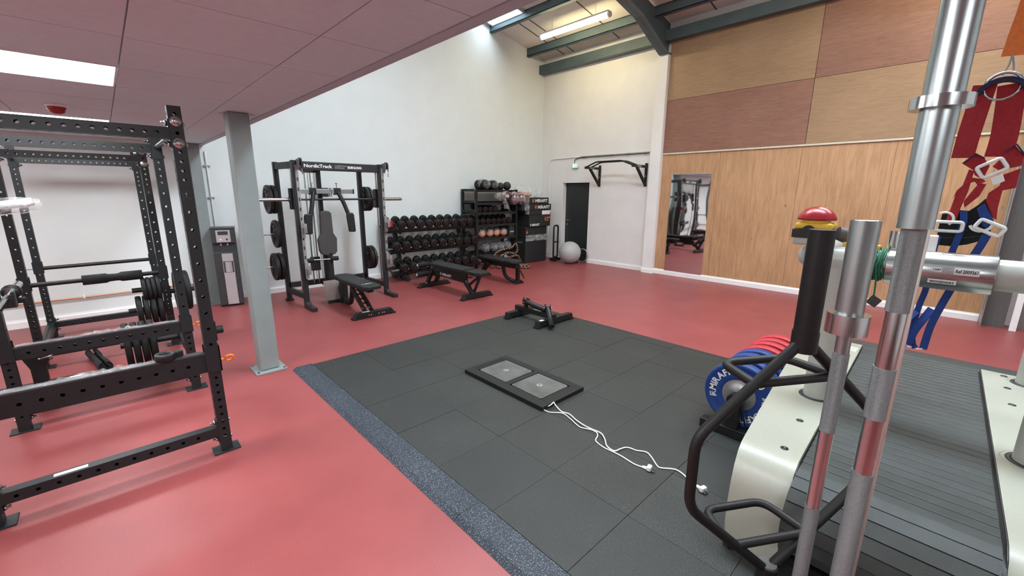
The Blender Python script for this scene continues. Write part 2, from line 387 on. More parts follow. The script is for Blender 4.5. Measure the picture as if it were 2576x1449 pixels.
def text(mb, txt, o, u, v, h, width=None, bold=.03, shear=0.0, center=False):
    "flat lettering: cap height h, optional total width; o = lower left corner"
    vs, fs, x0, x1, y0, y1 = glyphs(txt, bold, shear); o, u, v = V(o), V(u), V(v); s = h/max(y1-y0, 1e-4); sx = (width/(x1-x0)) if width else s
    if center: o = o-u*(x1-x0)*sx/2-v*h/2
    n = u.cross(v).normalized()*.0006
    mb.add([o+u*(p[0]-x0)*sx+v*(p[1]-y0)*s+n for p in vs], fs); return (x1-x0)*sx
def chevrons(mb, o, u, v, h):
    "the two-stroke arrow mark in front of the lettering"
    o, u, v = V(o), V(u), V(v); n = u.cross(v).normalized()*.0006
    def bar(a, b, t):
        a2, b2 = V(a), V(b); d = (b2-a2).normalized(); q = V((-d.y, d.x))*t/2
        pts = [a2-q, b2-q, b2+q, a2+q]; mb.add([o+u*p.x*h+v*p.y*h+n for p in pts], [[0, 1, 2, 3]])
    bar((.08, 0), (.08, 1), .15); bar((.08, .93), (.75, .93), .15); bar((.3, .1), (.3, .68), .14); bar((.3, .62), (.75, .62), .13); bar((.42, .5), (.8, .02), .14)
# ================================================================ setting
XB, YA, XP = 8.33, 7.68, 8.30           # white right wall, left wall, plywood face
RZ = lambda x: 4.85 + .196*(8.1-x)      # roof underside
struct(MB().box(-4.7, -4.7, -.12, 8.8, 7.9, 0).build('floor', REDFLOOR))
o = MB().prism([(-4.7, 0), (8.6, 0), (8.6, RZ(8.6)+.1), (-4.7, RZ(-4.7)+.1)], (0, YA, 0), (1, 0, 0), (0, 0, 1), (0, .2, 0)).build('wall_left', WHITEL); struct(o)
m = MB(); m.box(XB, 6.98, 0, XB+.22, YA+.1, 4.9); m.box(XB, 4.37, 0, XB+.22, 6.15, 4.9); m.box(XB, 6.15, 1.91, XB+.22, 6.98, 4.9)
struct(m.build('wall_right', WHITE))
# plywood wall in sheets
pw = struct(MB().box(XP+.02, -4.7, 0, XB+.22, 4.37, 4.9).build('wall_right_boarded', WHITE))
ys = [4.37, 3.25, 1.98, .83, -.34]
for i in range(4):
    MB().box(XP, ys[i+1]+.002, .02, XP+.02, ys[i]-.002, 2.40).build('plywood_sheet', PLY_L, pw)
for j, (z0, z1) in enumerate(((2.435, 3.405), (3.411, 4.45))):
    for i, (y0, y1) in enumerate(((1.955, 4.37), (-.48, 1.95), (-2.9, -.485))):
        MB().box(XP-.012, y0+.002, z0, XP+.02, y1-.002, z1).build('plywood_sheet', PLY_A if (i+j) % 2 == 0 else PLY_B, pw)
o = MB().box(XP-.022, -.34, 2.402, XP+.01, 4.36, 2.43).build('trim_1', mat('cream_batten', (.66, .60, .47), .6)); struct(o)
o = MB().box(8.20, 4.372, 0, XB, 4.60, 4.24).build('trim_2', WHITE); struct(o)
# shutter and closing walls
o = MB(); o.box(XB-.02, -4.7, 0, XB+.2, -.34, 4.45)
struct(MB().box(-4.7, -4.9, 0, 8.8, -4.7, 7.4).build('wall_near', WHITE)); struct(MB().box(-4.9, -4.9, 0, -4.7, 7.9, 7.4).build('wall_far_left', WHITE))
# skirting
def skirt(name, p0, p1, n, h=.105, t=.018):
    p0, p1, n = V(p0), V(p1), V(n); d = (p1-p0); prof = [(0, 0), (t, 0), (t, h*.72), (t*.55, h*.86), (t*.4, h), (0, h)]
    return struct(MB().prism(prof, p0, n, V((0, 0, 1)), d).build(name, TRIM))
skirt('baseboard_left', (-4.6, YA, 0), (8.33, YA, 0), (0, -1, 0))
skirt('baseboard_right', (XB, 4.60, 0), (XB, 6.13, 0), (-1, 0, 0))
skirt('baseboard_pilaster', (8.2, 4.36, 0), (8.2, 4.61, 0), (-1, 0, 0)); skirt('baseboard_pilaster_side', (8.2, 4.372, 0), (8.3, 4.372, 0), (0, -1, 0))
skirt('baseboard_boarded', (XP, -.34, 0), (XP, 4.36, 0), (-1, 0, 0))
# door
d = struct(MB().box(XB+.12, 6.17, 0.005, XB+.16, 6.96, 1.895).build('door_1', DOORM))
m = MB(); m.cyl((XB+.12, 6.87, .985), (XB+.095, 6.87, .985), .025); m.tube(fillet([(XB+.10, 6.87, .985), (XB+.068, 6.87, .985), (XB+.068, 6.75, .985)], .02), .009); m.build('door_handle', CHROME, d)
m = MB(); m.cyl((XB+.12, 6.87, .88), (XB+.108, 6.87, .88), .024); m.box(XB+.104, 6.863, .865, XB+.11, 6.877, .895); m.build('lock_escutcheon', CHROME, d)
m = MB(); m.box(XB+.002, 6.15, 0, XB+.2, 6.17, 1.91); m.box(XB+.002, 6.96, 0, XB+.2, 6.98, 1.91); m.box(XB+.002, 6.15, 1.89, XB+.2, 6.98, 1.91); struct(m.build('trim_3', TRIM))
struct(MB().box(XB+.165, 6.1, 0, XB+.2, 7.0, 1.95).build('trim_4', DOORM))
# low ceiling (underside of the mezzanine)
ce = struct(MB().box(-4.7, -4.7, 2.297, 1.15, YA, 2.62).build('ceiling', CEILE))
m = MB(); xg = [-4.635+.6*i for i in range(9)]+[.765, 1.1]; yg = [1.38+.605*i for i in range(-10, 11)]
xg = [.165-.6*i for i in range(8, -1, -1)]+[.765, 1.10]
LEDS = [(-1.035, 3.195), (-1.035, 5.615), (-1.035, .775), (-1.035, -1.645), (-3.435, 3.195), (-3.435, 5.615), (-3.435, .775)]
for i in range(len(xg)-1):
    for j in range(len(yg)-1):
        if any(a-.01 < xg[i] < a+1.19 and abs(yg[j]-b) < .05 for a, b in LEDS): continue
        if yg[j] > 7.5: continue
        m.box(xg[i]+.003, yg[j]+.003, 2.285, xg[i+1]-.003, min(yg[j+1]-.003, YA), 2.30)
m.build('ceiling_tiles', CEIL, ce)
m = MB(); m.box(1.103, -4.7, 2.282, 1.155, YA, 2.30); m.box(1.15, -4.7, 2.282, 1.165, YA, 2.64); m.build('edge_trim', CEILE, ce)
# roof
def roofbox(mb, x0, x1, y0, y1, d0, d1):
    mb.add([(x0, y0, RZ(x0)+d0), (x1, y0, RZ(x1)+d0), (x1, y1, RZ(x1)+d0), (x0, y1, RZ(x0)+d0), (x0, y0, RZ(x0)+d1), (x1, y0, RZ(x1)+d1), (x1, y1, RZ(x1)+d1), (x0, y1, RZ(x0)+d1)],
           [[0, 3, 2, 1], [4, 5, 6, 7], [0, 1, 5, 4], [1, 2, 6, 5], [2, 3, 7, 6], [3, 0, 4, 7]]); return mb
ru = struct(roofbox(MB(), -4.7, 8.7, -4.7, 7.9, 0, .12).build('ceiling_roof', ROOF))
m = MB()
for y in (7.06, 6.77, 5.57, 4.9, 3.6, 2.4): roofbox(m, 5.0, 8.5, y-.012, y+.012, -.006, .004)
m.build('liner_joint', mat('dark_joint_strip', (.10, .09, .08), .7), ru)
def skylight(k, x0, x1, y0, y1, n=4):
    f = MB(); t = .035
    for (a, b, c_, d_) in ((x0-t, x1+t, y0-t, y0), (x0-t, x1+t, y1, y1+t), (x0-t, x0, y0, y1), (x1, x1+t, y0, y1)): roofbox(f, a, b, c_, d_, -.05, .01)
    for i in range(1, n): yy = y0+(y1-y0)*i/n; roofbox(f, x0, x1, yy-.005, yy+.005, -.03, 0)
    fo = struct(f.build('window_%d' % k, CEILE)); roofbox(MB(), x0, x1, y0, y1, -.022, -.016).build('pane', EM_SKY1 if k == 1 else EM_SKY_ADDED, fo)
skylight(1, 6.26, 6.56, 6.66, 7.56); skylight(2, 3.0, 4.0, 2.6, 5.0, 6); skylight(3, 3.0, 4.0, -1.4, 2.0, 8); skylight(4, 6.0, 6.5, -2.5, 1.0, 8)  # skylights after the first are unseen, added to bring in daylight
# steelwork
def purlin(x, dep, label, wd=.07):
    m = MB(); roofbox(m, x, x+.012, -4.7, YA, -dep, 0); roofbox(m, x, x+wd, -4.7, YA, -dep, -dep+.012); roofbox(m, x, x+wd, -4.7, YA, -.012, 0)
    return tag(m.build('roof_purlin', STEEL, loc=(x, 1.5, RZ(x))), label, 'steel beam', 'blue-grey purlins under the roof liner')
m = MB(); m.box(8.15, -4.7, 4.45, 8.165, YA, 4.64); m.box(8.15, -4.7, 4.45, XB, YA, 4.462); m.box(8.15, -4.7, 4.628, XB, YA, 4.64)
tag(m.build('eaves_beam', STEEL, loc=(8.24, 1.5, 4.45)), 'blue-grey steel eaves beam along the top of the right wall and plywood', 'steel beam')
purlin(7.72, .17, 'second blue-grey roof purlin, just above and left of the eaves beam')
purlin(6.58, .15, 'blue-grey roof purlin directly beside the small bright roof light')
m = MB()
low = [(8.32, 4.23), (8.15, 4.23), (7.22, 4.63), (1.3, RZ(1.3)-.33)]
m.prism(low+[(1.3, RZ(1.3)-.02), (8.32, RZ(8.32)-.02)], (0, 4.44, 0), (1, 0, 0), (0, 0, 1), (0, .014, 0))
for i in range(len(low)-1):
    (a, b), (c_, d_) = low[i], low[i+1]
    m.prism([(a, b), (c_, d_), (c_, d_+.016), (a, b+.016)], (0, 4.345, 0), (1, 0, 0), (0, 0, 1), (0, .2, 0))
tag(m.build('roof_rafter', STEEL, loc=(8.2, 4.44, 4.23)), 'big blue-grey haunched rafter rising from the white pilaster', 'steel beam')
# grey steel column on the floor
t = thing('steel_column', 'light grey square steel column standing on the red floor under the mezzanine edge', 'column', (.92, 4.345, 0))
MB().box(.84, 4.265, .012, 1.0, 4.425, 2.284).build('post', GALV, t, bevel=.012)
MB().box(.79, 4.20, 0, 1.05, 4.47, .012).build('base_plate', GALV, t, bevel=.002)
for x, y in ((.812, 4.222), (1.028, 4.222), (.812, 4.448), (1.028, 4.448)): MB().cyl((x, y, .012), (x, y, .026), .012, seg=6).build('bolt', CHROME, t)
t = thing('wall_stanchion', 'light grey steel stanchion against the white wall behind the water cooler', 'column', (1.03, 7.57, 0))
m = MB(); m.box(.95, 7.46, 0, 1.08, 7.475, 2.28); m.box(.95, 7.645, 0, 1.08, 7.66, 2.28); m.box(1.008, 7.47, 0, 1.022, 7.65, 2.28); m.build('post', GALV, t)
MB().box(.91, 7.43, 0, 1.075, 7.50, .01).build('base_plate', GALV, t)
# far right: steel upright beside the plywood
t = thing('steel_stanchion', 'dark grey steel upright at the right end of the plywood wall', 'column', (8.12, -.5, 0))
m = MB(); m.box(7.96, -.36, 0, 8.24, -.348, 4.44); m.build('edge_angle', GREYM, t)
m = MB(); m.box(8.08, -.56, 0, 8.1, -.365, 4.44); m.box(8.1, -.47, 0, 8.245, -.455, 4.44); m.build('post', mat('dark_brown_grey_steel', (.10, .095, .09), .5, var=.12, scale=5, stretch=(20, 20, .6)), t)
MB().box(8.0, -.66, 0, 8.03, -.60, 4.44).build('white_strip', TRIM, t)
struct(MB().box(8.25, -4.7, 0, 8.3, -.66, 4.44).build('trim_5', mat('grey_shutter_slats', (.22, .21, .20), .45, .3, var=.1, scale=4, stretch=(1, 1, 14))))

# ================================================================ lamps and ceiling fittings
LL = ['bright white LED ceiling panel nearest the camera, above the near power rack', 'LED ceiling panel seen edge-on just over the near rack top bar',
      'LED ceiling panel overhead, closest to the photographer', 'LED ceiling panel behind the photographer', 'LED ceiling panel at far left, beside the near rack', 'LED ceiling panel at far left, beside the far rack', 'LED ceiling panel at far left, beside the photographer']
for (x, y), lb in zip(LEDS, LL):
    t = thing('ceiling_light', lb, 'ceiling light', (x+.6, y+.3, 2.285), group='LED panels in the low ceiling')
    m = MB(); q = .012
    for a in ((x+.004, y+.004, x+1.196, y+q), (x+.004, y+.6-q, x+1.196, y+.601), (x+.004, y, x+q, y+.6), (x+1.2-q, y, x+1.196, y+.6)): m.box(a[0], a[1], 2.281, a[2], a[3], 2.296)
    m.build('frame', TRIM, t); MB().box(x+q, y+q, 2.284, x+1.2-q, y+.6-q, 2.292).build('diffuser', EM_LED, t)
def batten(x, y0, y1, label):
    z = RZ(x)-.34; t = thing('batten_light', label, 'ceiling light', (x, (y0+y1)/2, z), group='long batten lights under the roof')
    MB().cyl((x, y0, z), (x, y1, z), .045, seg=14).build('diffuser', EM_TUBE, t)
    for y in (y0, y1): MB().cyl((x, y-.02, z), (x, y+.02, z), .05, seg=14).build('end_cap', TRIM, t)
    MB().box(x-.05, y0, z+.03, x+.05, y1, z+.06).build('spine', TRIM, t)  # widened to keep the tube's light off the roof
    for y in (y0+.3, y1-.3): MB().cyl((x, y, z+.06), (x, y, RZ(x)), .003, seg=6).build('hanger', TRIM, t)
    return t
t = batten(6.98, 4.90, 6.53, 'glowing warm white batten light hanging under the roof by the rafter')
MB().tube(spline([(6.98, 6.25, RZ(7)-.28), (6.96, 6.24, RZ(7)-.10), (6.94, 6.18, RZ(6.94)-.03), (6.9, 6.10, RZ(6.94)-.06), (6.93, 6.08, RZ(7)-.13), (6.97, 6.2, RZ(7)-.12)], 6), .004, 6).build('cable', CABLEW, t)
batten(7.2, -.6, 1.04, 'added warm white batten light further along the roof, out of view'); batten(4.6, 1.5, 3.2, 'added warm white batten light high over the rubber mat, out of view')  # extra battens out of view, added to brighten the upper hall
t = thing('heat_detector', 'red fire detector dome on the low ceiling above the near rack', 'alarm', (-.15, 4.92, 2.285))
MB().lathe([(.001, 0), (.062, 0), (.062, -.012), (.05, -.02)], (-.15, 4.92, 2.285), (0, 0, 1), 20).build('base', TRIM, t)
MB().lathe([(.056, -.018), (.055, -.03), (.04, -.058), (.02, -.068), (.001, -.07)], (-.15, 4.92, 2.285), (0, 0, 1), 20).build('dome', REDP, t)
# ================================================================ things on the walls
t = thing('exit_sign', 'small green running man exit sign on the white wall above the dark door', 'sign', (8.31, 6.58, 2.28))
MB().box(8.285, 6.49, 2.22, XB, 6.67, 2.34).build('housing', mat('translucent_white_case', (.72, .78, .74), .4), t, bevel=.01)
MB().box(8.280, 6.505, 2.235, 8.286, 6.655, 2.325).build('sign_face', EM_EXIT, t)
m = MB(); u, v = V((0, -1, 0)), V((0, 0, 1)); O = V((8.2795, 6.65, 2.238))
def pq(pts): m.add([O+u*a+v*b for a, b in pts], [list(range(len(pts)))])
pq([(.012, .008), (.05, .008), (.05, .076), (.012, .076)]); pq([(.085, .012), (.098, .012), (.098, .05), (.085, .05)]); pq([(.068, .048), (.1155, .048), (.092, .078)])
m.build('pictogram', EM_EXW, t)
m = MB(); m.tube(fillet([(8.31, 6.62, 2.34), (8.315, 6.62, 2.42), (8.315, 6.5, 2.455), (8.315, 6.3, 2.46)], .05), .008, 8); tag(m.build('sign_cable', BLACK, loc=(8.31, 6.6, 2.34)), 'black cable rising from the exit sign to the cable rail', 'cable')
t = thing('cable_rail', 'thin steel cable rail running along the white wall above the pull-up bar', 'cable rail', (8.32, 5.5, 2.46))
MB().box(8.31, 4.66, 2.475, XB, 6.45, 2.487).build('rail', GREYM, t); MB().tube([(8.305, 6.4, 2.455), (8.305, 4.68, 2.452)], .007, 6).build('cable', BLACK, t)
for y in (6.3, 5.95, 5.6, 5.2, 4.8): MB().box(8.298, y-.008, 2.44, XB, y+.008, 2.49).build('clip', GREYM, t)
t = thing('conduit', 'white conduit pipe running up the right wall beside the dark door', 'pipe', (8.32, 7.42, 0))
MB().tube(fillet([(8.315, 7.42, .1), (8.315, 7.42, 2.46), (8.315, 6.45, 2.475)], .12, 6), .011, 8).build('pipe', TRIM, t)
for z in (.9, 1.35, 1.8, 2.2): MB().box(8.296, 7.40, z-.01, XB, 7.44, z+.01).build('clip', TRIM, t)
t = thing('conduit', 'thin white conduit on the left wall above the water cooler', 'pipe', (1.17, 7.66, 0))
MB().tube([(1.17, 7.662, .12), (1.17, 7.662, 2.2)], .011, 8).build('pipe', TRIM, t)
for z in (1.55, 2.0): MB().box(1.13, 7.65, z-.01, 1.21, YA, z+.01).build('clip', GREYM, t)
t = thing('copper_pipe', 'copper pipe running low along the white wall behind the racks', 'pipe', (-1.2, 7.64, .3))
MB().tube([(-4.4, 7.645, .30), (-.3, 7.645, .30), (.97, 7.645, .31)], .011, 8).build('pipe', COPPER, t)
for x in (-2.5, -1.2, -.35, .5): MB().box(x-.01, 7.63, .285, x+.01, YA, .325).build('clip', TRIM, t)
t = thing('fire_call_point', 'small red fire call point on the white wall beside the black boxes', 'alarm', (8.31, 7.4, 1.11))
MB().box(8.295, 7.355, 1.065, XB, 7.445, 1.155).build('housing', REDP, t, bevel=.006); MB().box(8.29, 7.372, 1.085, 8.297, 7.428, 1.135).build('glass', LABEL, t)
# wall mirror
t = thing('wall_mirror', 'tall narrow mirror on the plywood wall reflecting the gym', 'mirror', (8.29, 3.75, .09))
MB().box(8.284, 3.368, .095, XP, 4.138, 1.07).build('lower_sheet', MIRROR, t); MB().box(8.284, 3.368, 1.073, XP, 4.138, 2.02).build('upper_sheet', MIRROR, t)
# pull-up bar
t = thing('pull_up_bar', 'black wall mounted pull-up bar with angled grips on the white wall', 'pull-up bar', (8.3, 5.31, 2.0))
for y in (5.89, 4.73):
    b = MB().box(8.31, y-.03, 1.79, XB, y+.03, 2.26).build('wall_plate', BLACK, t, bevel=.003)
    for z in (1.83, 2.0, 2.21): MB().cyl((8.312, y, z), (8.302, y, z), .01, seg=6).build('bolt', CHROME, b)
    MB().box(7.78, y-.025, 2.165, 8.31, y+.025, 2.215).build('arm', BLACK, t, bevel=.003)
    MB().beam((8.30, y, 1.84), (7.95, y, 2.17), .045, .045).build('brace', BLACK, t)
    MB().box(7.92, y-.0262, 2.178, 8.08, y+.0262, 2.202).build('logo_plate', GPRINT, t)
for x, zz in ((7.80, 2.30), (7.98, 2.30)):
    MB().tube(fillet([(x, 5.89, 2.20), (x, 5.62, zz), (x, 5.0, zz), (x, 4.73, 2.20)], .06), .016, 10).build('grip_bar', BLACK, t)
# ================================================================ rubber mat in the middle of the floor
MX0, MX1, MY0, MY1, MZ = 1.068, 4.41, -1.55, 4.13, .022
t = thing('rubber_mat', 'big black rubber tile mat with a blue flecked left edge on the red floor', 'floor mat', (2.7, 1.3, 0))
m = MB(); tones = []
xs = [1.245+.4925*i for i in range(7)]+[4.335]; ysm = [-1.55+.5*i for i in range(12)]+[4.06]
ysm = [-1.55]+[-1.05+.5*i for i in range(11)]+[4.06]
for i in range(len(xs)-1):
    for j in range(len(ysm)-1):
        z = MZ+R.uniform(-.0012, .0008); g = .0012; n0 = len(m.f)
        m.add([(xs[i]+g, ysm[j]+g, z), (xs[i+1]-g, ysm[j]+g, z), (xs[i+1]-g, ysm[j+1]-g, z), (xs[i]+g, ysm[j+1]-g, z),
               (xs[i]+g, ysm[j]+g, .004), (xs[i+1]-g, ysm[j]+g, .004), (xs[i+1]-g, ysm[j+1]-g, .004), (xs[i]+g, ysm[j+1]-g, .004)],
              [[0, 1, 2, 3], [0, 4, 5, 1], [1, 5, 6, 2], [2, 6, 7, 3], [3, 7, 4, 0]])
        tn = R.choice((-.35, -.2, -.15, 0, .05, .2)); tn = .55 if (i, j) == (1, 4) else tn; tones += [tn]*(len(m.f)-n0)
o = m.build('tile_field', TILE, t); a = o.data.attributes.new('tone', 'FLOAT', 'FACE'); a.data.foreach_set('value', tones)
MB().box(MX0+.02, MY0, 0.001, MX1-.02, MY1-.02, .006).build('underlay', DPRINT, t)
ye = [-1.55, -.45, .55, 1.55, 2.60, 4.128]
for j in range(5):
    MB().prism([(0, .001), (.035, MZ), (.175, MZ), (.175, .001)], (MX0, ye[j]+.0015, 0), (1, 0, 0), (0, 0, 1), (0, ye[j+1]-ye[j]-.003, 0)).build('edge_strip', EDGE, t)
for x0, x1 in ((1.246, 2.23), (2.232, 3.24), (3.242, 4.334)): MB().prism([(0, .001), (-.03, MZ), (-.069, MZ), (-.069, .001)], (x0, MY1, 0), (0, 1, 0), (0, 0, 1), (x1-x0, 0, 0)).build('edge_strip', TILE, t)
for j in range(5): MB().prism([(0, .001), (-.03, MZ), (-.073, MZ), (-.073, .001)], (MX1, ye[j]+.002, 0), (1, 0, 0), (0, 0, 1), (0, ye[j+1]-ye[j]-.004, 0)).build('edge_strip', TILE, t)
# ================================================================ force platform
PLM = mat('scuffed_plate_coating', (.085, .085, .080), .5, var=.35, scale=7, bump=.1)
t = thing('force_platform', 'flat black force platform with two square grey plates lying on the rubber mat', 'force plate', (2.46, 2.46, .022))
X0, X1, Y0, Y1 = 2.20, 2.715, 1.975, 2.945
m = MB(); z0, z1 = .022, .056
px = [(2.29, 2.64)]; py = [(2.075, 2.43), (2.49, 2.855)]
m.box(X0, Y0, z0, 2.288, Y1, z1); m.box(2.645, Y0, z0, X1, Y1, z1); m.box(2.288, Y0, z0, 2.645, 2.068, z1); m.box(2.288, 2.436, z0, 2.645, 2.484, z1); m.box(2.288, 2.861, z0, 2.645, 2.893, z1); m.box(2.288, 2.899, z0, 2.645, Y1, z1); m.box(2.288, 2.06, z0, 2.645, 2.87, z0+.012)
m.build('frame', RUBBER, t, bevel=.002)
for y0, y1 in py:
    def rr(x0, x1, y0, y1, r):
        P = []
        for cx, cy_, a in ((x1-r, y1-r, 0), (x0+r, y1-r, PI/2), (x0+r, y0+r, PI), (x1-r, y0+r, 1.5*PI)):
            for k in range(5): P.append((cx+r*math.cos(a+k*PI/8), cy_+r*math.sin(a+k*PI/8)))
        return P
    p = MB().prism(rr(2.297, 2.636, y0+.004, y1-.004, .02), (0, 0, z0+.013), (1, 0, 0), (0, 1, 0), (0, 0, .021)).build('plate', PLM, t, bevel=.0015)
    c = ((2.466), (y0+y1)/2); b = MB().cyl((c[0], c[1], z1-.001), (c[0], c[1], z1+.0012), .026, seg=20)
    b.build('centre_disc', GREYM, p); MB().cyl((c[0], c[1], z1+.001), (c[0], c[1], z1+.004), .008, seg=10).build('screw', CHROME, p)
    h = MB()
    for sx in (-1, 1):
        for sy in (-1, 1):
            for dx, dy in ((.0, .022), (.022, 0)):
                x, y = c[0]+sx*(.150-dx), c[1]+sy*(.158-dy-.004); h.cyl((x, y, z1-.0005), (x, y, z1+.0006), .006, seg=8)
    h.build('bolt_hole', DPRINT, p)
CA = [(2.225, 2.005), (2.226, 1.926), (2.286, 1.85), (2.268, 1.76), (2.24, 1.683), (2.229, 1.63), (2.255, 1.572), (2.257, 1.519), (2.227, 1.487), (2.169, 1.46), (2.146, 1.389), (2.147, 1.321), (2.148, 1.256), (2.14, 1.194), (2.136, 1.144), (2.146, 1.096)]
CB = [(2.245, 1.995), (2.283, 1.968), (2.318, 1.965), (2.316, 1.946), (2.292, 1.865), (2.307, 1.801), (2.278, 1.713), (2.261, 1.628), (2.26, 1.559), (2.264, 1.487), (2.223, 1.426), (2.166, 1.37), (2.154, 1.307), (2.203, 1.291), (2.248, 1.282), (2.265, 1.256), (2.271, 1.217), (2.301, 1.164), (2.281, 1.118), (2.225, 1.048), (2.221, 1.02), (2.269, 0.956), (2.263, 0.904), (2.237, 0.856), (2.215, 0.795)]
for pts, lb, hz in ((CA, 'white cable from the force platform, the shorter one ending on the open mat', 0), (CB, 'white cable from the force platform, the longer one reaching towards the white treadmill', .006)):
    t = thing('cable', lb, 'cable', (pts[0][0], pts[0][1], MZ))
    n = len(pts); P = [(x, y, MZ+.0055+(hz if 0 < i < 14 else 0)+(.028*math.exp(-((i-2)/1.2)**2) if hz else 0)) for i, (x, y) in enumerate(pts)]
    MB().tube(spline(P, 6), .0042, 7).build('lead', CABLEW, t)
    e, f0 = V(P[-1]), V(P[-2]); d = (e-f0).normalized(); s_ = V((-d.y, d.x, 0)); e.z = MZ+.008
    MB().lathe([(.004, -.01), (.009, 0), (.010, .02), (.010, .024)], e, d, 10, cap=True).build('strain_relief', CABLEW, t)
    c = e+d*.036; c.z = MZ+.017
    MB().obox(c, d*.013, s_*.020, V((0, 0, .014))).build('plug', LABEL, t, bevel=.006)
    m = MB()
    for q, zz in ((-.011, -.006), (.011, -.006), (0, .006)): m.obox(c+d*.022+s_*q+V((0, 0, zz)), d*.010, s_*.0035, V((0, 0, .002)))
    m.build('pin', SATIN, t)
# ================================================================ landmine base
t = thing('landmine_base', 'low black landmine bar holder with two swivel tubes at the back of the mat', 'gym attachment', (3.9, 3.65, MZ))
for y in (3.94, 3.395):
    f = MB().prism([(3.64, MZ+.014), (4.30, MZ+.014), (4.285, MZ+.085), (3.655, MZ+.085)], (0, y-.038, 0), (1, 0, 0), (0, 0, 1), (0, .076, 0)).build('foot_bar', BLACK, t, bevel=.004)
    for x0, x1 in ((3.625, 3.70), (4.24, 4.315)): MB().box(x0, y-.044, MZ, x1, y+.044, MZ+.016).build('rubber_foot', RUBBER, f)
MB().box(3.84, 3.31, MZ+.085, 3.91, 3.99, MZ+.15).build('cross_beam', BLACK, t, bevel=.004)
MB().box(3.70, 3.375, MZ+.0845, 3.76, 3.415, MZ+.0865).build('label', LABEL, t); MB().box(3.85, 3.52, MZ+.1495, 3.88, 3.66, MZ+.1515).build('label', LABEL, t)
for (a, b, yb) in (((3.875, 3.81, .245), (3.875, 3.46, .200), 3.84), ((3.90, 3.45, .225), (3.735, 3.235, .062), 3.46)):
    a, b = V(a), V(b); d = (b-a).normalized()
    k = MB(); s_ = d.cross(V((0, 0, 1))).normalized()
    for q in (-1, 1): k.obox(a+s_*.036*q, d*.03, s_*.004, V((0, 0, .035)))
    k.cyl((a.x, a.y, MZ+.15), (a.x, a.y, a.z-.02), .03); k.build('swivel_bracket', BLACK, t)
    MB().cyl(a-s_*.05, a+s_*.05, .010, seg=8).build('pivot_bolt', CHROME, t)
    m = MB(); m.lathe([(.034, 0), (.034, (b-a).length), (.029, (b-a).length), (.029, .02)], a, d, 18); m.cyl(a, a+d*.01, .034, seg=18); m.build('sleeve', BLACK, t)
    MB().cyl((a.x-.01, a.y+.035, a.z-.02), (a.x-.01, a.y+.035, a.z+.055), .013, seg=8).build('pop_pin', CHROME, t)
for y in (3.94, 3.395):
    for x in (3.83, 3.92): MB().cyl((x, y, MZ+.085), (x, y, MZ+.1), .010, seg=6).build('bolt', CHROME, t)
# ================================================================ bumper plates on a toaster rack
t = thing('plate_rack', 'low black floor rack with a horizontal peg carrying red and blue bumper plates', 'plate rack', (3.4, .87, MZ))
for x, y0_ in ((2.92, .685), (4.08, .745)): MB().box(x-.035, y0_, MZ, x+.035, 1.075, MZ+.065).build('foot_bar', BLACK, t, bevel=.004)
MB().box(2.955, .835, MZ, 4.045, .905, MZ+.05).build('spine', BLACK, t)
for x in (2.915, 4.08): MB().box(x-.025, .83, MZ+.065, x+.025, .91, .27).build('post', BLACK, t, bevel=.003)
MB().cyl((2.885, .87, .305), (4.11, .87, .305), .0245, seg=18).build('peg', BLACK, t)
for x in (2.915, 4.08): MB().cyl((x-.028, .87, .285), (x+.028, .87, .285), .048, seg=18).build('peg_collar', BLACK, t)
MB().tube([(2.895, .83, .30), (2.893, .80, .2), (2.91, .775, .09)], .006, 6).build('strap', BLACK, t)
def bumper(x, c, material, label, letters):
    t = thing('bumper_plate', label, 'weight plate', (x, c[0], c[1]-.225), group='bumper plates on the floor rack')
    o = (x, c[0], c[1]); ax = (1, 0, 0)
    MB().lathe([(.108, .012), (.118, .006), (.150, .006), (.196, .006), (.204, 0), (.219, 0), (.225, .006), (.225, .066), (.219, .072), (.204, .072), (.196, .066), (.118, .066), (.108, .06)], o, ax, 56).build('rubber_body', material, t)
    MB().lathe([(.026, .012), (.026, .060), (.108, .060)], o, ax, 40).lathe([(.109, .0125), (.03, .0105), (.03, .004), (.026, .004), (.026, .012)], o, ax, 40).build('steel_hub', GREYM, t)
    if letters:
        m = MB(); O = V(o)+V((.0045, 0, 0)); U, Wv = V((0, -1, 0)), V((0, 0, 1)); rb, hh = .146, .046
        for a0 in (200, 13):
            a = math.radians(a0)
            def put(fn, wd):
                global _a
                am = a-wd/2/(rb+hh/2); er = U*math.cos(am)+Wv*math.sin(am); et = U*math.sin(am)-Wv*math.cos(am)
                fn(O+er*rb-et*wd/2, et, er)
                return a-(wd+.006)/(rb+hh/2)
            a = put(lambda p, u, v: chevrons(m, p, u, v, hh*.95), .040)
            for ch in 'MIRAFIT':
                g = glyphs(ch, .03); wd = (g[3]-g[2])*hh/(g[5]-g[4])*.98
                a = put(lambda p, u, v: text(m, ch, p, u, v, hh, wd), wd)
        a = math.radians(55)
        for ch in '20':
            g = glyphs(ch, .03); wd = .028
            a = put(lambda p, u, v: text(m, ch, p, u, v, hh, wd), wd)
        m.build('lettering', WPRINT, t)
    return t
cnt = ['front blue', 'second blue', 'third blue', 'rearmost blue', 'first red', 'second red', 'third red', 'rearmost red']
for i, nm in enumerate(cnt):
    bumper(2.96+.118*i+(.006 if i % 2 else 0), (.87, .303), BLUEP if i < 4 else REDB,
           ('front blue bumper plate with white lettering on the low floor rack' if i == 0 else '%s bumper plate counted from the front of the low floor rack' % nm if 'rear' not in nm else '%s bumper plate on the low floor rack' % nm), i == 0)
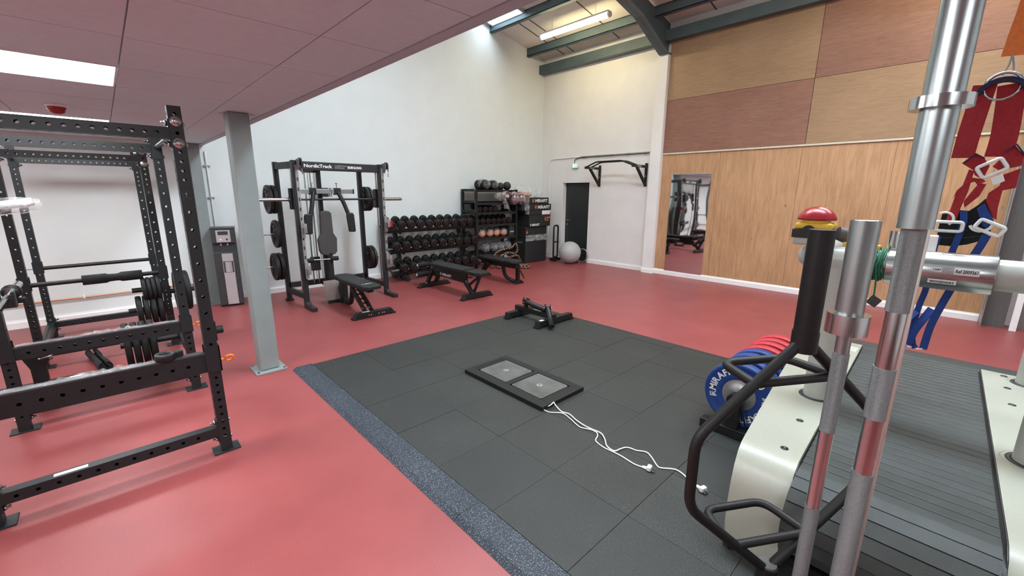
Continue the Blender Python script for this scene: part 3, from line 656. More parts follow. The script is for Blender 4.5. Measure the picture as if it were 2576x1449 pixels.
# ================================================================ power racks
def hs(L, a, b, pitch):
    out = []; q = a
    while q <= b+1e-6: out.append(q); q += pitch
    return out
def rack(Y0, Y1, label, safety):
    XL, XR, S, ZT = -.625, .355, .062, 2.10
    t = thing('power_rack', label, 'power rack', ((XL+XR)/2, (Y0+Y1)/2, 0), group='black power racks on the left')
    col = hs(0, .10, .62, .05)+hs(0, .72, 1.62, .10)+hs(0, 1.70, 2.05, .05)
    for x in (XL, XR):
        for y in (Y0, Y1):
            u = MB().perf((x, y, .008), (x, y, ZT), S, S, col, col, up=(0, 1, 0), r=.0095).build('upright', SLATE, t)
            f = MB().box(x-.073, y-.057, 0, x+.073, y+.057, .008).build('foot_plate', SLATE, t, bevel=.002)
            g = MB()
            for dx in (-.055, .055):
                for dy in (-.04, .04): g.cyl((x+dx, y+dy, .0075), (x+dx, y+dy, .0086), .007, seg=8)
            g.build('anchor_hole', DPRINT, f)
    for y in (Y0, Y1):
        L = XR-XL-S
        for z0, nm in ((.143, 'lower_crossmember'), (1.955, 'upper_crossmember')):
            k = MB().perf((XL+S/2+.001, y, z0), (XR-S/2-.001, y, z0), S, S, hs(0, .06, L-.05, .05) if z0 > 1 else [], hs(0, .06, L-.05, .05 if z0 > 1 else .075), up=(0, 0, 1), r=.0095)
            for sx, x in ((1, XL+S/2), (-1, XR-S/2)): k.box(min(x, x+sx*.006), y-.029, z0-.075, max(x, x+sx*.006), y+.029, z0+.075)
            k.build(nm, SLATE, t)
        for x, sx in ((XL+S/2, 1), (XR-S/2, -1)):
            for z in (.085, .201, 1.90, 2.01):
                MB().lathe([(.001, -S-.012), (.011, -S-.010), (.013, -S-.002), (.0085, -S), (.0085, .006), (.016, .006), (.016, .014), (.013, .018), (.0085, .018), (.0085, .032), (.001, .033)], (x, y, z), (sx, 0, 0), 8).build('bolt', CHROME, t)
    for x in (XL, XR):
        for z in (1.905, 2.02):
            for y, sy in ((Y0, -1), (Y1, 1)):
                MB().lathe([(.001, .012), (.012, .011), (.016, .006), (.017, .002), (.027, .002), (.027, 0)], (x, y+sy*S/2, z), (0, sy, 0), 18).build('washer_bolt', CHROME, t)
        p = MB().cyl((x, Y0+S/2, 1.965), (x, Y1-S/2, 1.965), .017, seg=14)
        for y, sy in ((Y0+S/2, 1), (Y1-S/2, -1)): p.box(x-.029, min(y, y+sy*.006), 1.88, x+.029, max(y, y+sy*.006), 2.05)
        p.build('pull_up_bar', SLATE, t)
    L = Y1-Y0-S
    if not safety: MB().perf((XL, Y0+S/2, .143), (XL, Y1-S/2, .143), S, S, hs(0, .1, L-.1, .05), hs(0, .1, L-.1, .05), up=(0, 0, 1)).build('lower_crossmember', SLATE, t)
    MB().box(-.40, Y0-.014, .1735, -.27, Y0+.014, .1755).build('sticker', LABEL, t); 
    m = MB(); chevrons(m, (XR-.022, Y0-S/2-.0005, 1.60), (1, 0, 0), (0, 0, 1), .045); m.build('emblem', DPRINT, t)
    return t, XL, XR, S
t, XL, XR, S = rack(3.09, 4.30, 'near black power rack with orange pin safeties, closest to the camera on the left', 1)
for y, z0, z1 in ((3.09, .555, .672), (4.30, .515, .60)):
    L = XR-XL-S-.006
    s_ = MB().perf((XL+S/2+.003, y, (z0+z1)/2), (XR-S/2-.003, y, (z0+z1)/2), .058, z1-z0, [], hs(0, .07, L-.05, .075), up=(0, 0, 1), r=.0105).build('safety_beam', SLATE, t)
    for x, sx in ((XL, -1), (XR, 1)):
        k = MB(); w_ = .0335
        k.box(x-.038, y-w_-.006, z0-.005, x+.038, y-w_, z1+.045); k.box(x-.038, y+w_, z0-.005, x+.038, y+w_+.006, z1+.045)
        k.box(min(x+sx*.033, x+sx*.039), y-w_-.006, z0-.005, max(x+sx*.033, x+sx*.039), y+w_+.006, z1+.045); k.build('saddle', SLATE, s_)
        c = V((x+sx*.085, y-.01, (z0+z1)/2))
        r_ = MB().cyl((x+sx*.036, y-.01, c.z), (x+sx*.062, y-.01, c.z), .009, seg=8)
        r_.tube(arc(c, (1, 0, 0), V((0, -.5, .85)).normalized(), .024, .35, 2*PI-.35+(0), 16) if sx < 0 else arc(c, (-1, 0, 0), V((0, -.5, .85)).normalized(), .024, .0, 1.75*PI, 16), .007, 8)
        r_.build('pin_handle', ORANGE, s_)
    MB().box(XL+.06, y-.027, z1, XR-.05, y+.027, z1+.008).build('strip', mat('black_uhmw_strip', (.05, .052, .055), .3), s_)
    rnd = random.Random(int(y*10)); f = MB(); N = 40; P = []
    for i in range(N+1):
        x = XL+.05+(XR-XL-.24 if y < 4 else XR-XL-.1)*i/N
        for q in range(5): P.append((x+rnd.uniform(-.004, .004), y-.031+.0155*q, z1+.010+rnd.uniform(0, .005)+(.022*rnd.random()**3 if .35 < i/N < .72 else 0)))
    f.add(P, [[i*5+q, (i+1)*5+q, (i+1)*5+q+1, i*5+q+1] for i in range(N) for q in range(4)], True); f.build('protective_film', FILM, s_)
def peg(root, x0, x1, y, z):
    m = MB().cyl((x0, y, z), (x1, y, z), .0245, seg=16); sx = 1 if x1 > x0 else -1
    m.box(min(x0, x0+sx*.008), y-.03, z-.06, max(x0, x0+sx*.008), y+.03, z+.06); return m.build('weight_peg', BLACK, root)
peg(t, XR+S/2, XR+S/2+.045, 3.09, .805)
MB().box(XR-.03, 4.335, .33, XR+.03, 4.75, .39).build('storage_arm', BLACK, t); peg(t, XR-.03, -.07, 4.72, .365)
def disc(x, y, z, r, th, label, group, rim=None):
    t = thing('weight_plate', label, 'weight plate', (x, y, z-r), group=group); o = (x, y, z)
    MB().lathe([(.026, .004), (.055, .002), (.06, th*.25), (r*.72, th*.25), (r*.78, .002), (r*.95, 0), (r, th*.2), (r, th*.8), (r*.95, th), (r*.78, th*.98), (r*.72, th*.75), (.06, th*.75), (.055, th*.98), (.026, th*.96)], o, (1, 0, 0), 40, close=True).build('rubber_disc', RUBBER, t)
    for sx, h in ((-1, .001), (1, th-.001)): pass
    MB().lathe([(.0255, .003), (.038, .001), (.038, -.001), (.0255, -.001)], o, (1, 0, 0), 20).build('hub_ring', GREYM, t)
    return t
N4 = ['leftmost', 'second from left', 'third from left', 'rightmost']
for i in range(4):
    disc(-.045+.0545*i, 4.72, .363, .19, .046, '%s of the four big black plates inside the near rack, low peg' % N4[i], 'plates on the near rack low peg')
t2, XL, XR, S = rack(5.76, 6.97, 'far black power rack standing by the white wall with the copper pipe', 0)
peg(t2, XR-S/2, .085, 5.76, .642); peg(t2, XR-S/2, .03, 5.76, .432); peg(t2, XR+S/2, XR+S/2+.25, 5.76, .59)
for i in range(4):
    disc(.165+.038*i, 5.76, .638, .128, .034, '%s of the four small black plates on the far rack, upper inner peg' % N4[i], 'plates on the far rack upper peg')
    disc(.095+.056*i, 5.76, .428, .150 if i else .150, .046, '%s of the four middle-size black plates on the far rack, lower inner peg' % N4[i], 'plates on the far rack lower peg')
for i in range(2): disc(.43+.075*i, 5.76, .586, .215, .05, ('inner' if i == 0 else 'outer')+' of the two big black plates on the right side of the far rack', 'plates on the far rack outer peg')
# pipe safeties of the far rack
for y, lb in ((5.76, 'near'), (6.97, 'far')):
    p = MB().cyl((XL+S/2, y, .795), (XR-S/2, y, .805), .021, seg=14).build('safety_pipe', BLACK, t2)
    MB().cyl((XL-S/2-.06, y, .795), (XL-S/2-.004, y, .795), .008, seg=8).build('pull_pin', GREYM, p)
    for x in (XL, XR):
        k = MB().box(x-.037, y-.039, .74, x+.037, y-.033, .87); k.box(x-.037, y+.033, .74, x+.037, y+.039, .87); xx = x-.039 if x == XL else x+.033
        k.box(xx, y-.039, .74, xx+.006, y+.039, .87).build('saddle', SLATE, p)
t = thing('foam_bar_pad', 'black foam squat pad wrapped around the near safety pipe of the far rack', 'bar pad', (-.03, 5.76, .75))
MB().lathe([(.022, 0), (.048, .001), (.048, .17), (.038, .19), (.036, .24), (.038, .265), (.048, .285), (.048, .445), (.022, .446)], (-.255, 5.76, .797), V((1, 0, .01)), 20).build('foam', FOAM, t)
t = thing('foam_bar_pad', 'black split foam bar pad lying on the red floor inside the racks', 'bar pad', (-.24, 5.5, 0))
a, b = V((-.30, 5.82, .058)), V((-.20, 5.23, .058)); d = (b-a).normalized(); s_ = V((-d.y, d.x, 0)); P = []; 
m = MB(); ns = 18; prof = [(0, .050), (.16, .050), (.19, .043), (.28, .041), (.40, .043), (.43, .051), ((b-a).length, .051)]
for rin in (0, 1):
    for h, r in prof:
        for i in range(ns+1):
            q = PI*.5+.35+(2*PI-.7)*i/ns; rr_ = .018 if rin else r; P.append(a+d*h+s_*math.cos(q)*rr_+V((0, 0, 1))*math.sin(q)*rr_)
k = ns+1; n_ = len(prof); F = []
for rin in (0, 1):
    for j in range(n_-1):
        for i in range(ns):
            f = [rin*n_*k+j*k+i, rin*n_*k+(j+1)*k+i, rin*n_*k+(j+1)*k+i+1, rin*n_*k+j*k+i+1]; F.append(f if rin == 0 else f[::-1])
for j in (0, n_-1):
    for i in range(ns): F.append([j*k+i, j*k+i+1, n_*k+j*k+i+1, n_*k+j*k+i])
for i in (0, ns):
    for j in range(n_-1): F.append([j*k+i, (j+1)*k+i, n_*k+(j+1)*k+i, n_*k+j*k+i])
m.add(P, F, True).build('foam', FOAM, t)
# barbell resting on the left J-cups of the near rack
t = thing('barbell', 'chrome barbell with a black clamp collar resting on the left side of the near rack', 'barbell', (-.553, 3.7, .95))
bx, bz = -.553, .955
MB().cyl((bx, 3.0, bz), (bx, 4.42, bz), .0145, seg=14).build('shaft', CHROME, t)
for y, e, sg in ((4.42, 4.83, 1), (3.0, 2.59, -1)):
    MB().cyl((bx, y, bz), (bx, e, bz), .025, seg=18).build('sleeve', CHROME, t); MB().cyl((bx, y-.015*sg, bz), (bx, y+.02*sg, bz), .039, seg=20).build('inner_collar', CHROME, t)
for y in (3.09, 4.30):
    m = MB(); m.box(-.593, y-.033, bz-.075, -.532, y+.033, bz-.016); m.box(-.534, y-.033, bz-.075, -.518, y+.033, bz+.03); m.box(-.593, y-.033, bz-.09, -.585, y+.033, bz+.07)
    tag(m.build('j_cup', BLACK, loc=(-.58, y, bz-.08)), 'black J-cup hook holding the chrome barbell on the %s left upright' % ('front' if y < 4 else 'back'), 'rack hook', 'J-cups on the near rack')
t = thing('bar_collar', 'black clamp collar on the sleeve of the left chrome barbell', 'bar collar', (bx, 4.5, bz-.05))
MB().lathe([(.026, 0), (.05, .002), (.05, .036), (.026, .038)], (bx, 4.46, bz), (0, 1, 0), 14).build('ring', BLACK, t); MB().box(bx-.01, 4.465, bz-.085, bx+.06, 4.495, bz-.045).build('lever', BLACK, t, bevel=.008)
# collars on the safety beam and on the floor
def collar(x, y, z, label, rz):
    t = thing('bar_collar', label, 'bar collar', (x, y, z), group='black clamp collars in the near rack'); o = (x, y, z)
    MB().lathe([(.027, .002), (.048, 0), (.052, .006), (.052, .034), (.048, .04), (.027, .038)], o, (0, 0, 1), 16, close=True).build('ring', BLACK, t)
    c, s = math.cos(rz), math.sin(rz); MB().obox((x+c*.062, y+s*.062, z+.02), V((c, s, 0))*.022, V((-s, c, 0))*.02, V((0, 0, .017))).build('lever', BLACK, t, bevel=.006)
    MB().lathe([(.026, .004), (.030, .004), (.030, .036), (.026, .036)], o, (0, 0, 1), 16, close=True).build('liner', RUBBER, t)
collar(.135, 3.085, .681, 'black clamp collar lying on the near safety beam', .3)
collar(.24, 4.28, .175, 'lowest clamp collar of the stack on the low crossmember of the near rack', -.4); collar(.245, 4.285, .217, 'top clamp collar of the stack on the low crossmember of the near rack', .9); collar(.12, 4.29, .175, 'clamp collar beside the stack on the low crossmember of the near rack', 2.6)
# plastic wrapped arm on the near rack
t = thing('wrapped_grip', 'short bar grip wrapped in clear plastic film hooked on the near rack left upright', 'rack attachment', (-.45, 4.22, 1.54))
MB().tube([(-.60, 4.22, 1.53), (-.50, 4.22, 1.545), (-.33, 4.22, 1.575)], .026, 12).build('grip', mat('grey_grip', (.30, .31, .31), .5), t)
rnd = random.Random(5); m = MB(); m.tube([(-.66+.052*i, 4.22+rnd.uniform(-.008, .008), 1.52+.0065*i+rnd.uniform(-.006, .006)) for i in range(8)], [.04, .065, .058, .064, .052, .058, .05, .022], 14); m.build('plastic_wrap', FILM, t, sub=1)
# stand with pull handle inside the near rack
t = thing('t_foot_stand', 'black post with a silver pull handle on a flat T foot inside the near rack', 'rack attachment', (-.53, 4.7, 0))
MB().box(-.575, 4.60, .07, -.495, 4.68, .50).build('post', BLACK, t, bevel=.004)
MB().prism([(-.62, .50), (-.45, .50), (-.47, .40), (-.50, .33), (-.57, .33), (-.60, .42)], (0, 4.598, 0), (1, 0, 0), (0, 0, 1), (0, .085, 0)).build('head', BLACK, t)
MB().box(-.60, 4.60, 0, -.47, 5.16, .05).build('foot_stem', BLACK, t, bevel=.004); MB().box(-.85, 5.09, .0, -.30, 5.20, .055).build('foot_bar', BLACK, t, bevel=.004)
MB().box(-.43, 5.13, .0545, -.36, 5.16, .0565).build('label', LABEL, t); MB().cyl((-.46, 5.088, .028), (-.46, 5.076, .028), .012, seg=10).build('bolt', CHROME, t)
MB().tube(fillet([(-.52, 4.60, .42), (-.52, 4.565, .42), (-.45, 4.565, .43), (-.45, 4.60, .43)], .02), .007, 8).build('pull_handle', CHROME, t)
# ================================================================ smith machine
FR = mat('dark_grey_frame_paint', (.018, .0195, .021), .42, var=.1, scale=20, spec=.4)
SLOT = mat('grey_slotted_plate', (.34, .33, .32), .45, .5, var=.05)
t = thing('smith_machine', 'tall dark grey cable and smith machine with chrome bar standing against the white wall', 'gym machine', (2.55, 6.66, 0))
FX = (1.945, 3.19); BX = (1.885, 3.13); FY, BY = 6.35, 6.98
for x, bx_ in zip(FX, BX):
    MB().box(x-.03, FY-.02, .05, x+.03, FY+.06, 2.06).build('front_upright', FR, t, bevel=.004)
    k = MB().box(x+.004, FY-.026, .55, x+.044, FY-.019, 2.0).build('slotted_plate', SLOT, t)
    h = MB()
    for i in range(10):
        z = 1.81-.1345*i; h.box(x+.014, FY-.0275, z-.024, x+.033, FY-.0255, z+.024)
    h.build('slot', DPRINT, k)
    MB().box(bx_-.033, BY-.03, .03, bx_+.033, BY+.03, 2.06).build('back_upright', FR, t, bevel=.004)
    MB().beam((x, FY+.05, 2.0), (bx_, BY, 2.0), .055, .09).build('top_side_beam', FR, t, bevel=.004)
    MB().beam((x, FY, .17), (bx_, BY, .17), .055, .08).build('base_side_beam', FR, t, bevel=.004)
    f = MB().prism([(-.30, 0), (.05, 0), (.05, .09), (-.04, .09), (-.09, .055), (-.30, .055)], (x-.035, FY, 0), (0, 1, 0), (0, 0, 1), (.07, 0, 0)).build('front_foot', FR, t, bevel=.004)
    MB().box(bx_-.05, BY-.05, 0, bx_+.05, BY+.05, .03).build('rear_foot', RUBBER, t, bevel=.003)
    MB().cyl((x, FY+.16, .2), (x, FY+.16, 1.98), .0125, seg=12).build('guide_rod', CHROME, t)
    MB().box(x-.045, FY+.115, 1.40, x+.035, FY+.205, 1.69).build('slide_carriage', FR, t, bevel=.006)
    s_ = 1 if x > 2.5 else -1
    MB().cyl((bx_, BY-.06, .15), (bx_, BY-.06, 1.98), .004, seg=6).build('cable', BLACK, t)
    # corner pulley with hanging strap and carabiner
    px_ = x+.055
    p = MB().prism([(-.02, .0), (.10, .0), (.10, -.10), (.055, -.15), (.0, -.13)], (x+.03, FY-.03, 2.075), (0, -1, 0), (0, 0, 1), (.006, 0, 0)).build('pulley_bracket', SLOT, t)
    q = MB().lathe([(.012, -.012), (.055, -.012), (.045, 0), (.055, .012), (.012, .012)], (x+.05, FY-.11, 2.035), (1, 0, 0), 18, cap=True).build('pulley', BLACK, t)
    MB().tube(spline([(x+.05, FY-.155, 2.06), (x+.05, FY-.168, 2.01), (x+.05, FY-.165, 1.95)], 4), .008, 6).build('pulley_strap', BLACK, t)
    cb = MB().tube(arc((x+.05, FY-.165, 1.895), (0, 1, 0), (0, 0, 1), .018, -PI*.9, PI*.9, 12), .004, 6); cb.tube([(x+.05, FY-.165, 1.955), (x+.05, FY-.165, 1.912)], .0045, 6); cb.build('carabiner', CHROME, t)
b = MB().box(FX[0]+.03, FY-.005, 1.935, FX[1]-.03, FY+.05, 2.052).build('top_front_beam', FR, t, bevel=.008)
U, Z_ = V((1, 0, 0)), V((0, 0, 1)); yy = FY-.0055
m = MB(); text(m, 'NordicTrack', (2.075, yy, 1.972), U, Z_, .047, .385); m.build('maker_lettering', GPRINT.copy() if False else LABEL, b)
m = MB(); text(m, 'COMPETITION', (2.495, yy, 1.998), U, Z_, .018, .175, .02); text(m, 'SERIES', (2.495, yy, 1.972), U, Z_, .016, .14, .02); m.build('small_lettering', GPRINT, b)
m = MB(); text(m, 'E8200', (2.685, yy, 1.974), U, Z_, .036, .21); m.build('model_lettering', LABEL, b)
MB().box(BX[0], BY-.03, 1.97, BX[1], BY+.03, 2.04).build('top_rear_beam', FR, t); MB().box(BX[0], BY-.03, .20, BX[1], BY+.03, .28).build('base_rear_beam', FR, t)
for x0 in (2.36, 2.44): pass
MB().box(2.385, 6.78, .24, 2.445, 6.84, 1.97).build('centre_post', FR, t, bevel=.004); MB().box(2.37, 6.40, 1.975, 2.46, 6.98, 2.03).build('top_centre_beam', FR, t); MB().box(2.385, 6.60, .18, 2.445, 6.98, .24).build('base_centre_beam', FR, t)
for x in (2.22, 2.30): MB().cyl((x, 6.82, .25), (x, 6.82, 1.96), .011, seg=10).build('weight_rod', CHROME, t)
for x in (2.26, 2.345, 2.36): MB().cyl((x, 6.80, .30), (x, 6.80, 1.95), .0035, seg=6).build('cable', BLACK, t)
MB().box(2.195, 6.79, .45, 2.33, 6.85, .66).build('weight_carriage', FR, t, bevel=.006)
MB().prism([(2.15, 1.975), (2.40, 1.975), (2.37, 1.92), (2.2, 1.92)], (0, 6.80, 0), (1, 0, 0), (0, 0, 1), (0, .05, 0)).build('pulley_housing', FR, t)
# butterfly press arms
a = MB().box(2.03, 6.52, 1.617, 2.83, 6.56, 1.683).build('arm_rail', SATIN, t, bevel=.003)
MB().box(2.03, 6.518, 1.615, 2.05, 6.562, 1.685).build('rail_end_cap', BLACK, a); MB().box(2.81, 6.518, 1.615, 2.83, 6.562, 1.685).build('rail_end_cap', BLACK, a)
MB().box(2.42, 6.53, 1.57, 2.445, 6.80, 1.70).build('rail_mount', FR, t)
MB().cyl((2.47, 6.53, 1.575), (2.47, 6.53, 1.70), .02, seg=12).build('lock_pin', GREYM, t)
for s0, x0, x1, pc in ((-1, 2.22, 2.135, 2.085), (1, 2.575, 2.69, 2.705)):
    m = MB().box(x0-.045, 6.495, 1.60, x0+.045, 6.585, 1.70); m.build('arm_clamp', FR, t, bevel=.006)
    MB().tube([(x0, 6.50, 1.64), (x0+(x1-x0)*.5, 6.46, 1.48), (x1, 6.45, 1.30)], .03, 10, ry=.03).build('press_arm', FR, t)
    MB().cyl((x0, 6.54, 1.70), (x0, 6.54, 1.76), .007, seg=8).lathe([(.02, .06), (.022, .07), (.001, .075)], (x0, 6.54, 1.70), (0, 0, 1), 10).build('knob', GREYM, t)
    w0, h0 = .058, .145; z0 = 1.19
    q = MB().prism([(-w0*.75, h0), (w0*.75, h0), (w0, h0*.75), (w0*.95, -h0*.85), (w0*.7, -h0), (-w0*.85, -h0*.95), (-w0, h0*.7)], (pc, 6.40, z0), (1, 0, .0), (-.06*s0, 0, 1), (0, .045, 0)).build('arm_pad', PAD, t, bevel=.012)
pad = [(2.321, 1.335), (2.35, 1.36), (2.40, 1.368), (2.455, 1.36), (2.49, 1.33), (2.497, 1.03), (2.545, .945), (2.535, .745), (2.50, .705), (2.39, .692), (2.303, .712), (2.275, .765), (2.262, .938), (2.315, 1.03)]
MB().prism(pad, (0, 6.60, 0), (1, 0, 0), (0, 0, 1), (0, .07, 0)).build('back_pad', mat('grey_black_vinyl', (.055, .053, .05), .5, var=.08, scale=30), t, bevel=.014)
MB().box(2.40, 6.67, .75, 2.44, 6.79, .80).build('pad_bracket', FR, t); MB().box(2.40, 6.67, 1.25, 2.44, 6.79, 1.30).build('pad_bracket', FR, t)
MB().box(2.40, 6.60, .25, 2.455, 6.66, .72).build('seat_post', FR, t)
MB().cyl((2.06, 6.56, .655), (2.50, 6.56, .64), .011, seg=10).build('roller_axle', CHROME, t)
for x0, x1 in ((2.045, 2.15), (2.405, 2.515)): MB().cyl((x0, 6.56, .65), (x1, 6.56, .645), .033, seg=16).build('leg_roller', FOAM, t, bevel=.006)
p = MB().prism([(2.225, .05), (2.59, .05), (2.585, .345), (2.21, .345)], (0, 6.36, 0), (1, 0, 0), (.0, .14, 1), (0, .008, 0)).build('foot_plate', BEIGE, t, bevel=.002)
MB().prism([(2.42, .13), (2.44, .13), (2.44, .24), (2.42, .24)], (0, 6.358, 0), (1, 0, 0), (.0, .14, 1), (0, .003, 0)).build('slot', DPRINT, p); MB().prism([(2.52, .16), (2.55, .16), (2.55, .20), (2.52, .20)], (0, 6.358, 0), (1, 0, 0), (.0, .14, 1), (0, .003, 0)).build('slot', DPRINT, p)
MB().beam((2.42, 6.40, .06), (2.42, 6.75, .20), .05, .06).build('foot_plate_arm', FR, t); MB().box(2.25, 6.36, .0, 2.55, 6.40, .05).build('foot_plate_foot', FR, t)
# hooks on the front uprights
for x, z, nm in ((FX[0], .56, 'bar_hook'), (FX[0], 1.14, 'bar_hook'), (FX[1], .58, 'bar_hook'), (FX[1], 1.16, 'bar_hook')):
    m = MB(); m.box(x+.002, FY-.055, z-.13, x+.048, FY-.028, z+.11); m.box(x+.002, FY-.15, z-.055, x+.048, FY-.05, z+.02); m.box(x+.002, FY-.15, z-.055, x+.048, FY-.125, z+.075)
    m.build(nm, SLOT, t, bevel=.003)
MB().box(FX[1]+.052, FY-.12, 1.11, FX[1]+.10, FY-.05, 1.20).build('red_liner', REDP, t)
# smith bar
m = MB().cyl((FX[0]-.02, FY+.16, 1.535), (FX[1]+.02, FY+.16, 1.535), .0145, seg=14); m.build('smith_bar', FR, t)
for x0, x1 in ((FX[0]-.04, FX[0]-.46), (FX[1]+.03, FX[1]+.43)):
    MB().cyl((x0, FY+.16, 1.535), (x1, FY+.16, 1.535), .0245, seg=18).build('bar_sleeve', CHROME, t); MB().cyl((x0, FY+.16, 1.535), (x0+(.015 if x1 > x0 else -.015), FY+.16, 1.535), .04, seg=18).build('bar_collar', CHROME, t)
LV = {1.53: 'upper', 1.03: 'middle', .545: 'lower'}
def iron(x, y, z, r, th, label, group):
    t = thing('weight_plate', label, 'weight plate', (x, y, z-r), group=group); o = (x, y, z); ax = (1, 0, 0)
    MB().lathe([(.016, .0), (.05, 0), (.055, th*.3), (r*.74, th*.3), (r*.80, .0), (r*.97, 0), (r, th*.15), (r, th*.85), (r*.97, th), (r*.8, th), (r*.74, th*.7), (.055, th*.7), (.05, th), (.016, th)], o, ax, 40, close=True).build('disc', mat('dark_cast_plate', (.014, .0135, .013), .5, var=.15, scale=12, spec=.4), t)
    m = MB()
    for sgn, h in ((-1, 0),):
        for k in range(3):
            a0 = PI/2+k*2*PI/3; m.tube(arc(V(o)+V((-.0005, 0, 0)), (0, 1, 0), (0, 0, 1), r*.55, a0-.42, a0+.42, 8), .006, 5, ry=r*.10, hint=(1, 0, 0))
    m.build('grip_hole', DPRINT, t)
    MB().lathe([(r*.80, -.0012), (r*.84, -.0016), (r*.88, -.0012)], o, ax, 40).build('rim_line', RIMR, t); return t
for z, x1 in ((1.53, 1.70), (1.03, 1.585), (.545, 1.60)):
    MB().cyl((BX[0]-.033, BY, z), (x1, BY, z), .0135, seg=12).build('plate_horn', SATIN, t)
for z in (1.53, .545): MB().cyl((BX[1]+.033, BY, z), (BX[1]+.26, BY, z), .0135, seg=12).build('plate_horn', SATIN, t)
for x, z, nm in ((1.725, 1.53, 'outer plate on the upper left horn'), (1.785, 1.53, 'inner plate on the upper left horn'), (1.775, 1.03, 'single plate on the middle left horn'), (1.715, .545, 'outer plate on the lower left horn'), (1.78, .545, 'inner plate on the lower left horn')):
    iron(x, BY, z, .205, .048, 'black '+nm+' of the smith machine', 'plates on the left horns of the smith machine')
for x, z, nm in ((3.18, 1.53, 'inner plate on the upper right horn'), (3.235, 1.53, 'outer plate on the upper right horn'), (3.18, .545, 'inner plate on the lower right horn'), (3.235, .545, 'outer plate on the lower right horn')):
    iron(x, BY, z, .20, .046, 'black '+nm+' of the smith machine', 'plates on the right horns of the smith machine')
t2 = tag(MB().tube(fillet([(3.20, 6.42, .40), (3.17, 6.40, .36), (3.21, 6.40, .33), (3.18, 6.40, .30)], .02), .008, 6).build('snap_hook', CHROME, loc=(3.19, 6.4, .35)), 'small chrome snap hook hanging low on the smith machine right side', 'hook')
# ================================================================ benches
def pad_prism(mb, poly, z, th): return mb.prism(poly, (0, 0, z), (1, 0, 0), (0, 1, 0), (0, 0, th))
def foot(t, x0, x1, y, w, h, name='foot_bar', lab=True):
    f = MB().prism([(x0, .012), (x1, .012), (x1-.05, h), (x0+.05, h)], (0, y-w/2, 0), (1, 0, 0), (0, 0, 1), (0, w, 0)).build(name, BLACK, t, bevel=.004)
    for xa, xb in ((x0-.012, x0+.05), (x1-.05, x1+.012)): MB().box(xa, y-w/2-.006, 0, xb, y+w/2+.006, .02).build('rubber_foot', RUBBER, f, bevel=.004)
    return f
# bench 1, in front of the smith machine
t = thing('weight_bench', 'black adjustable bench with printed pad in front of the smith machine', 'bench', (2.42, 5.75, 0), group='adjustable benches')
pad_prism(MB(), [(2.245, 5.90), (2.515, 5.90), (2.515, 5.19), (2.50, 5.13), (2.30, 5.115), (2.26, 5.17)], .405, .055).build('main_pad', PAD, t, bevel=.014)
m = MB(); text(m, 'MIRAFIT', (2.345, 5.285, .4605), (1, 0, 0), (0, 1, 0), .028, .115, shear=.2); chevrons(m, (2.315, 5.285, .4605), (1, 0, 0), (0, 1, 0), .028); m.build('pad_lettering', LABEL, t)
pad_prism(MB(), [(2.25, 5.915), (2.51, 5.915), (2.515, 6.08), (2.47, 6.17), (2.38, 6.19), (2.29, 6.17), (2.245, 6.08)], .415, .055).build('head_pad', PAD, t, bevel=.014)
MB().box(2.34, 5.2, .36, 2.42, 6.1, .405).build('pad_frame', BLACK, t)
m = MB(); 
for x in (2.335, 2.43): m.beam((x, 5.72, .36), (x+.02, 5.33, .06), .016, .09)
m.build('ladder_leg', BLACK, t)
for k in range(5): q = .15+.17*k; MB().box(2.335, 5.72-.39*q-.02, .36-.30*q-.006, 2.455, 5.72-.39*q+.02, .36-.30*q+.006).build('ladder_rung', GREYM if k == 4 else BLACK, t)
MB().tube(fillet([(2.40, 5.80, .37), (2.42, 5.95, .07), (2.43, 6.10, .045), (2.46, 6.30, .05), (2.46, 6.33, .34)], .12, 6), .04, 8, ry=.035).build('rear_leg', BLACK, t)
MB().box(2.40, 6.27, .0, 2.55, 6.40, .05).build('rear_foot', BLACK, t, bevel=.01); MB().box(2.41, 6.24, .05, 2.50, 6.33, .33).build('adjuster_box', BLACK, t)
f = foot(t, 2.16, 2.745, 5.30, .075, .085)
MB().box(2.29, 5.28, .0845, 2.39, 5.31, .0865).build('label', LABEL, f)
for x in (2.36, 2.39, 2.50, 2.55, 2.58): MB().cyl((x, 5.262, .045), (x, 5.25, .045), .010, seg=6).build('bolt', CHROME, f)
# bench 2, middle
t = thing('weight_bench', 'black flat bench with white lettering on its side rail, middle of the three benches', 'bench', (4.09, 5.75, 0), group='adjustable benches')
pad_prism(MB(), [(3.945, 5.33), (4.215, 5.33), (4.215, 6.25), (3.945, 6.25)], .405, .055).build('back_pad', PAD, t, bevel=.012)
pad_prism(MB(), [(3.935, 5.24), (4.215, 5.24), (4.205, 5.0), (4.16, 4.89), (3.98, 4.88), (3.935, 4.98)], .405, .055).build('seat_pad', PAD, t, bevel=.012)
MB().box(3.985, 5.25, .33, 4.02, 6.2, .405).build('pad_support', BLACK, t); MB().box(4.14, 5.25, .36, 4.17, 6.2, .405).build('pad_support', BLACK, t)
r_ = MB().beam((4.06, 6.35, .30), (4.06, 5.35, .275), .075, .10).build('main_rail', BLACK, t, bevel=.004)
m = MB(); d_ = V((0, -1, -.025)).normalized(); text(m, 'MIRAFIT', (4.022, 5.97, .266), d_, (0, 0, 1), .045, .27, shear=.2); chevrons(m, (4.022, 6.03, .266), d_, (0, 0, 1), .045); m.build('side_lettering', LABEL, r_)
MB().tube(fillet([(4.06, 5.42, .28), (4.06, 5.32, .20), (4.07, 5.18, .05)], .1, 4), .042, 8, ry=.036).build('front_leg', BLACK, t)
MB().beam((4.15, 5.10, .36), (4.10, 5.22, .06), .05, .03).build('seat_strut', BLACK, t); MB().beam((4.10, 5.02, .40), (4.08, 5.35, .16), .04, .03).build('seat_strut', BLACK, t)
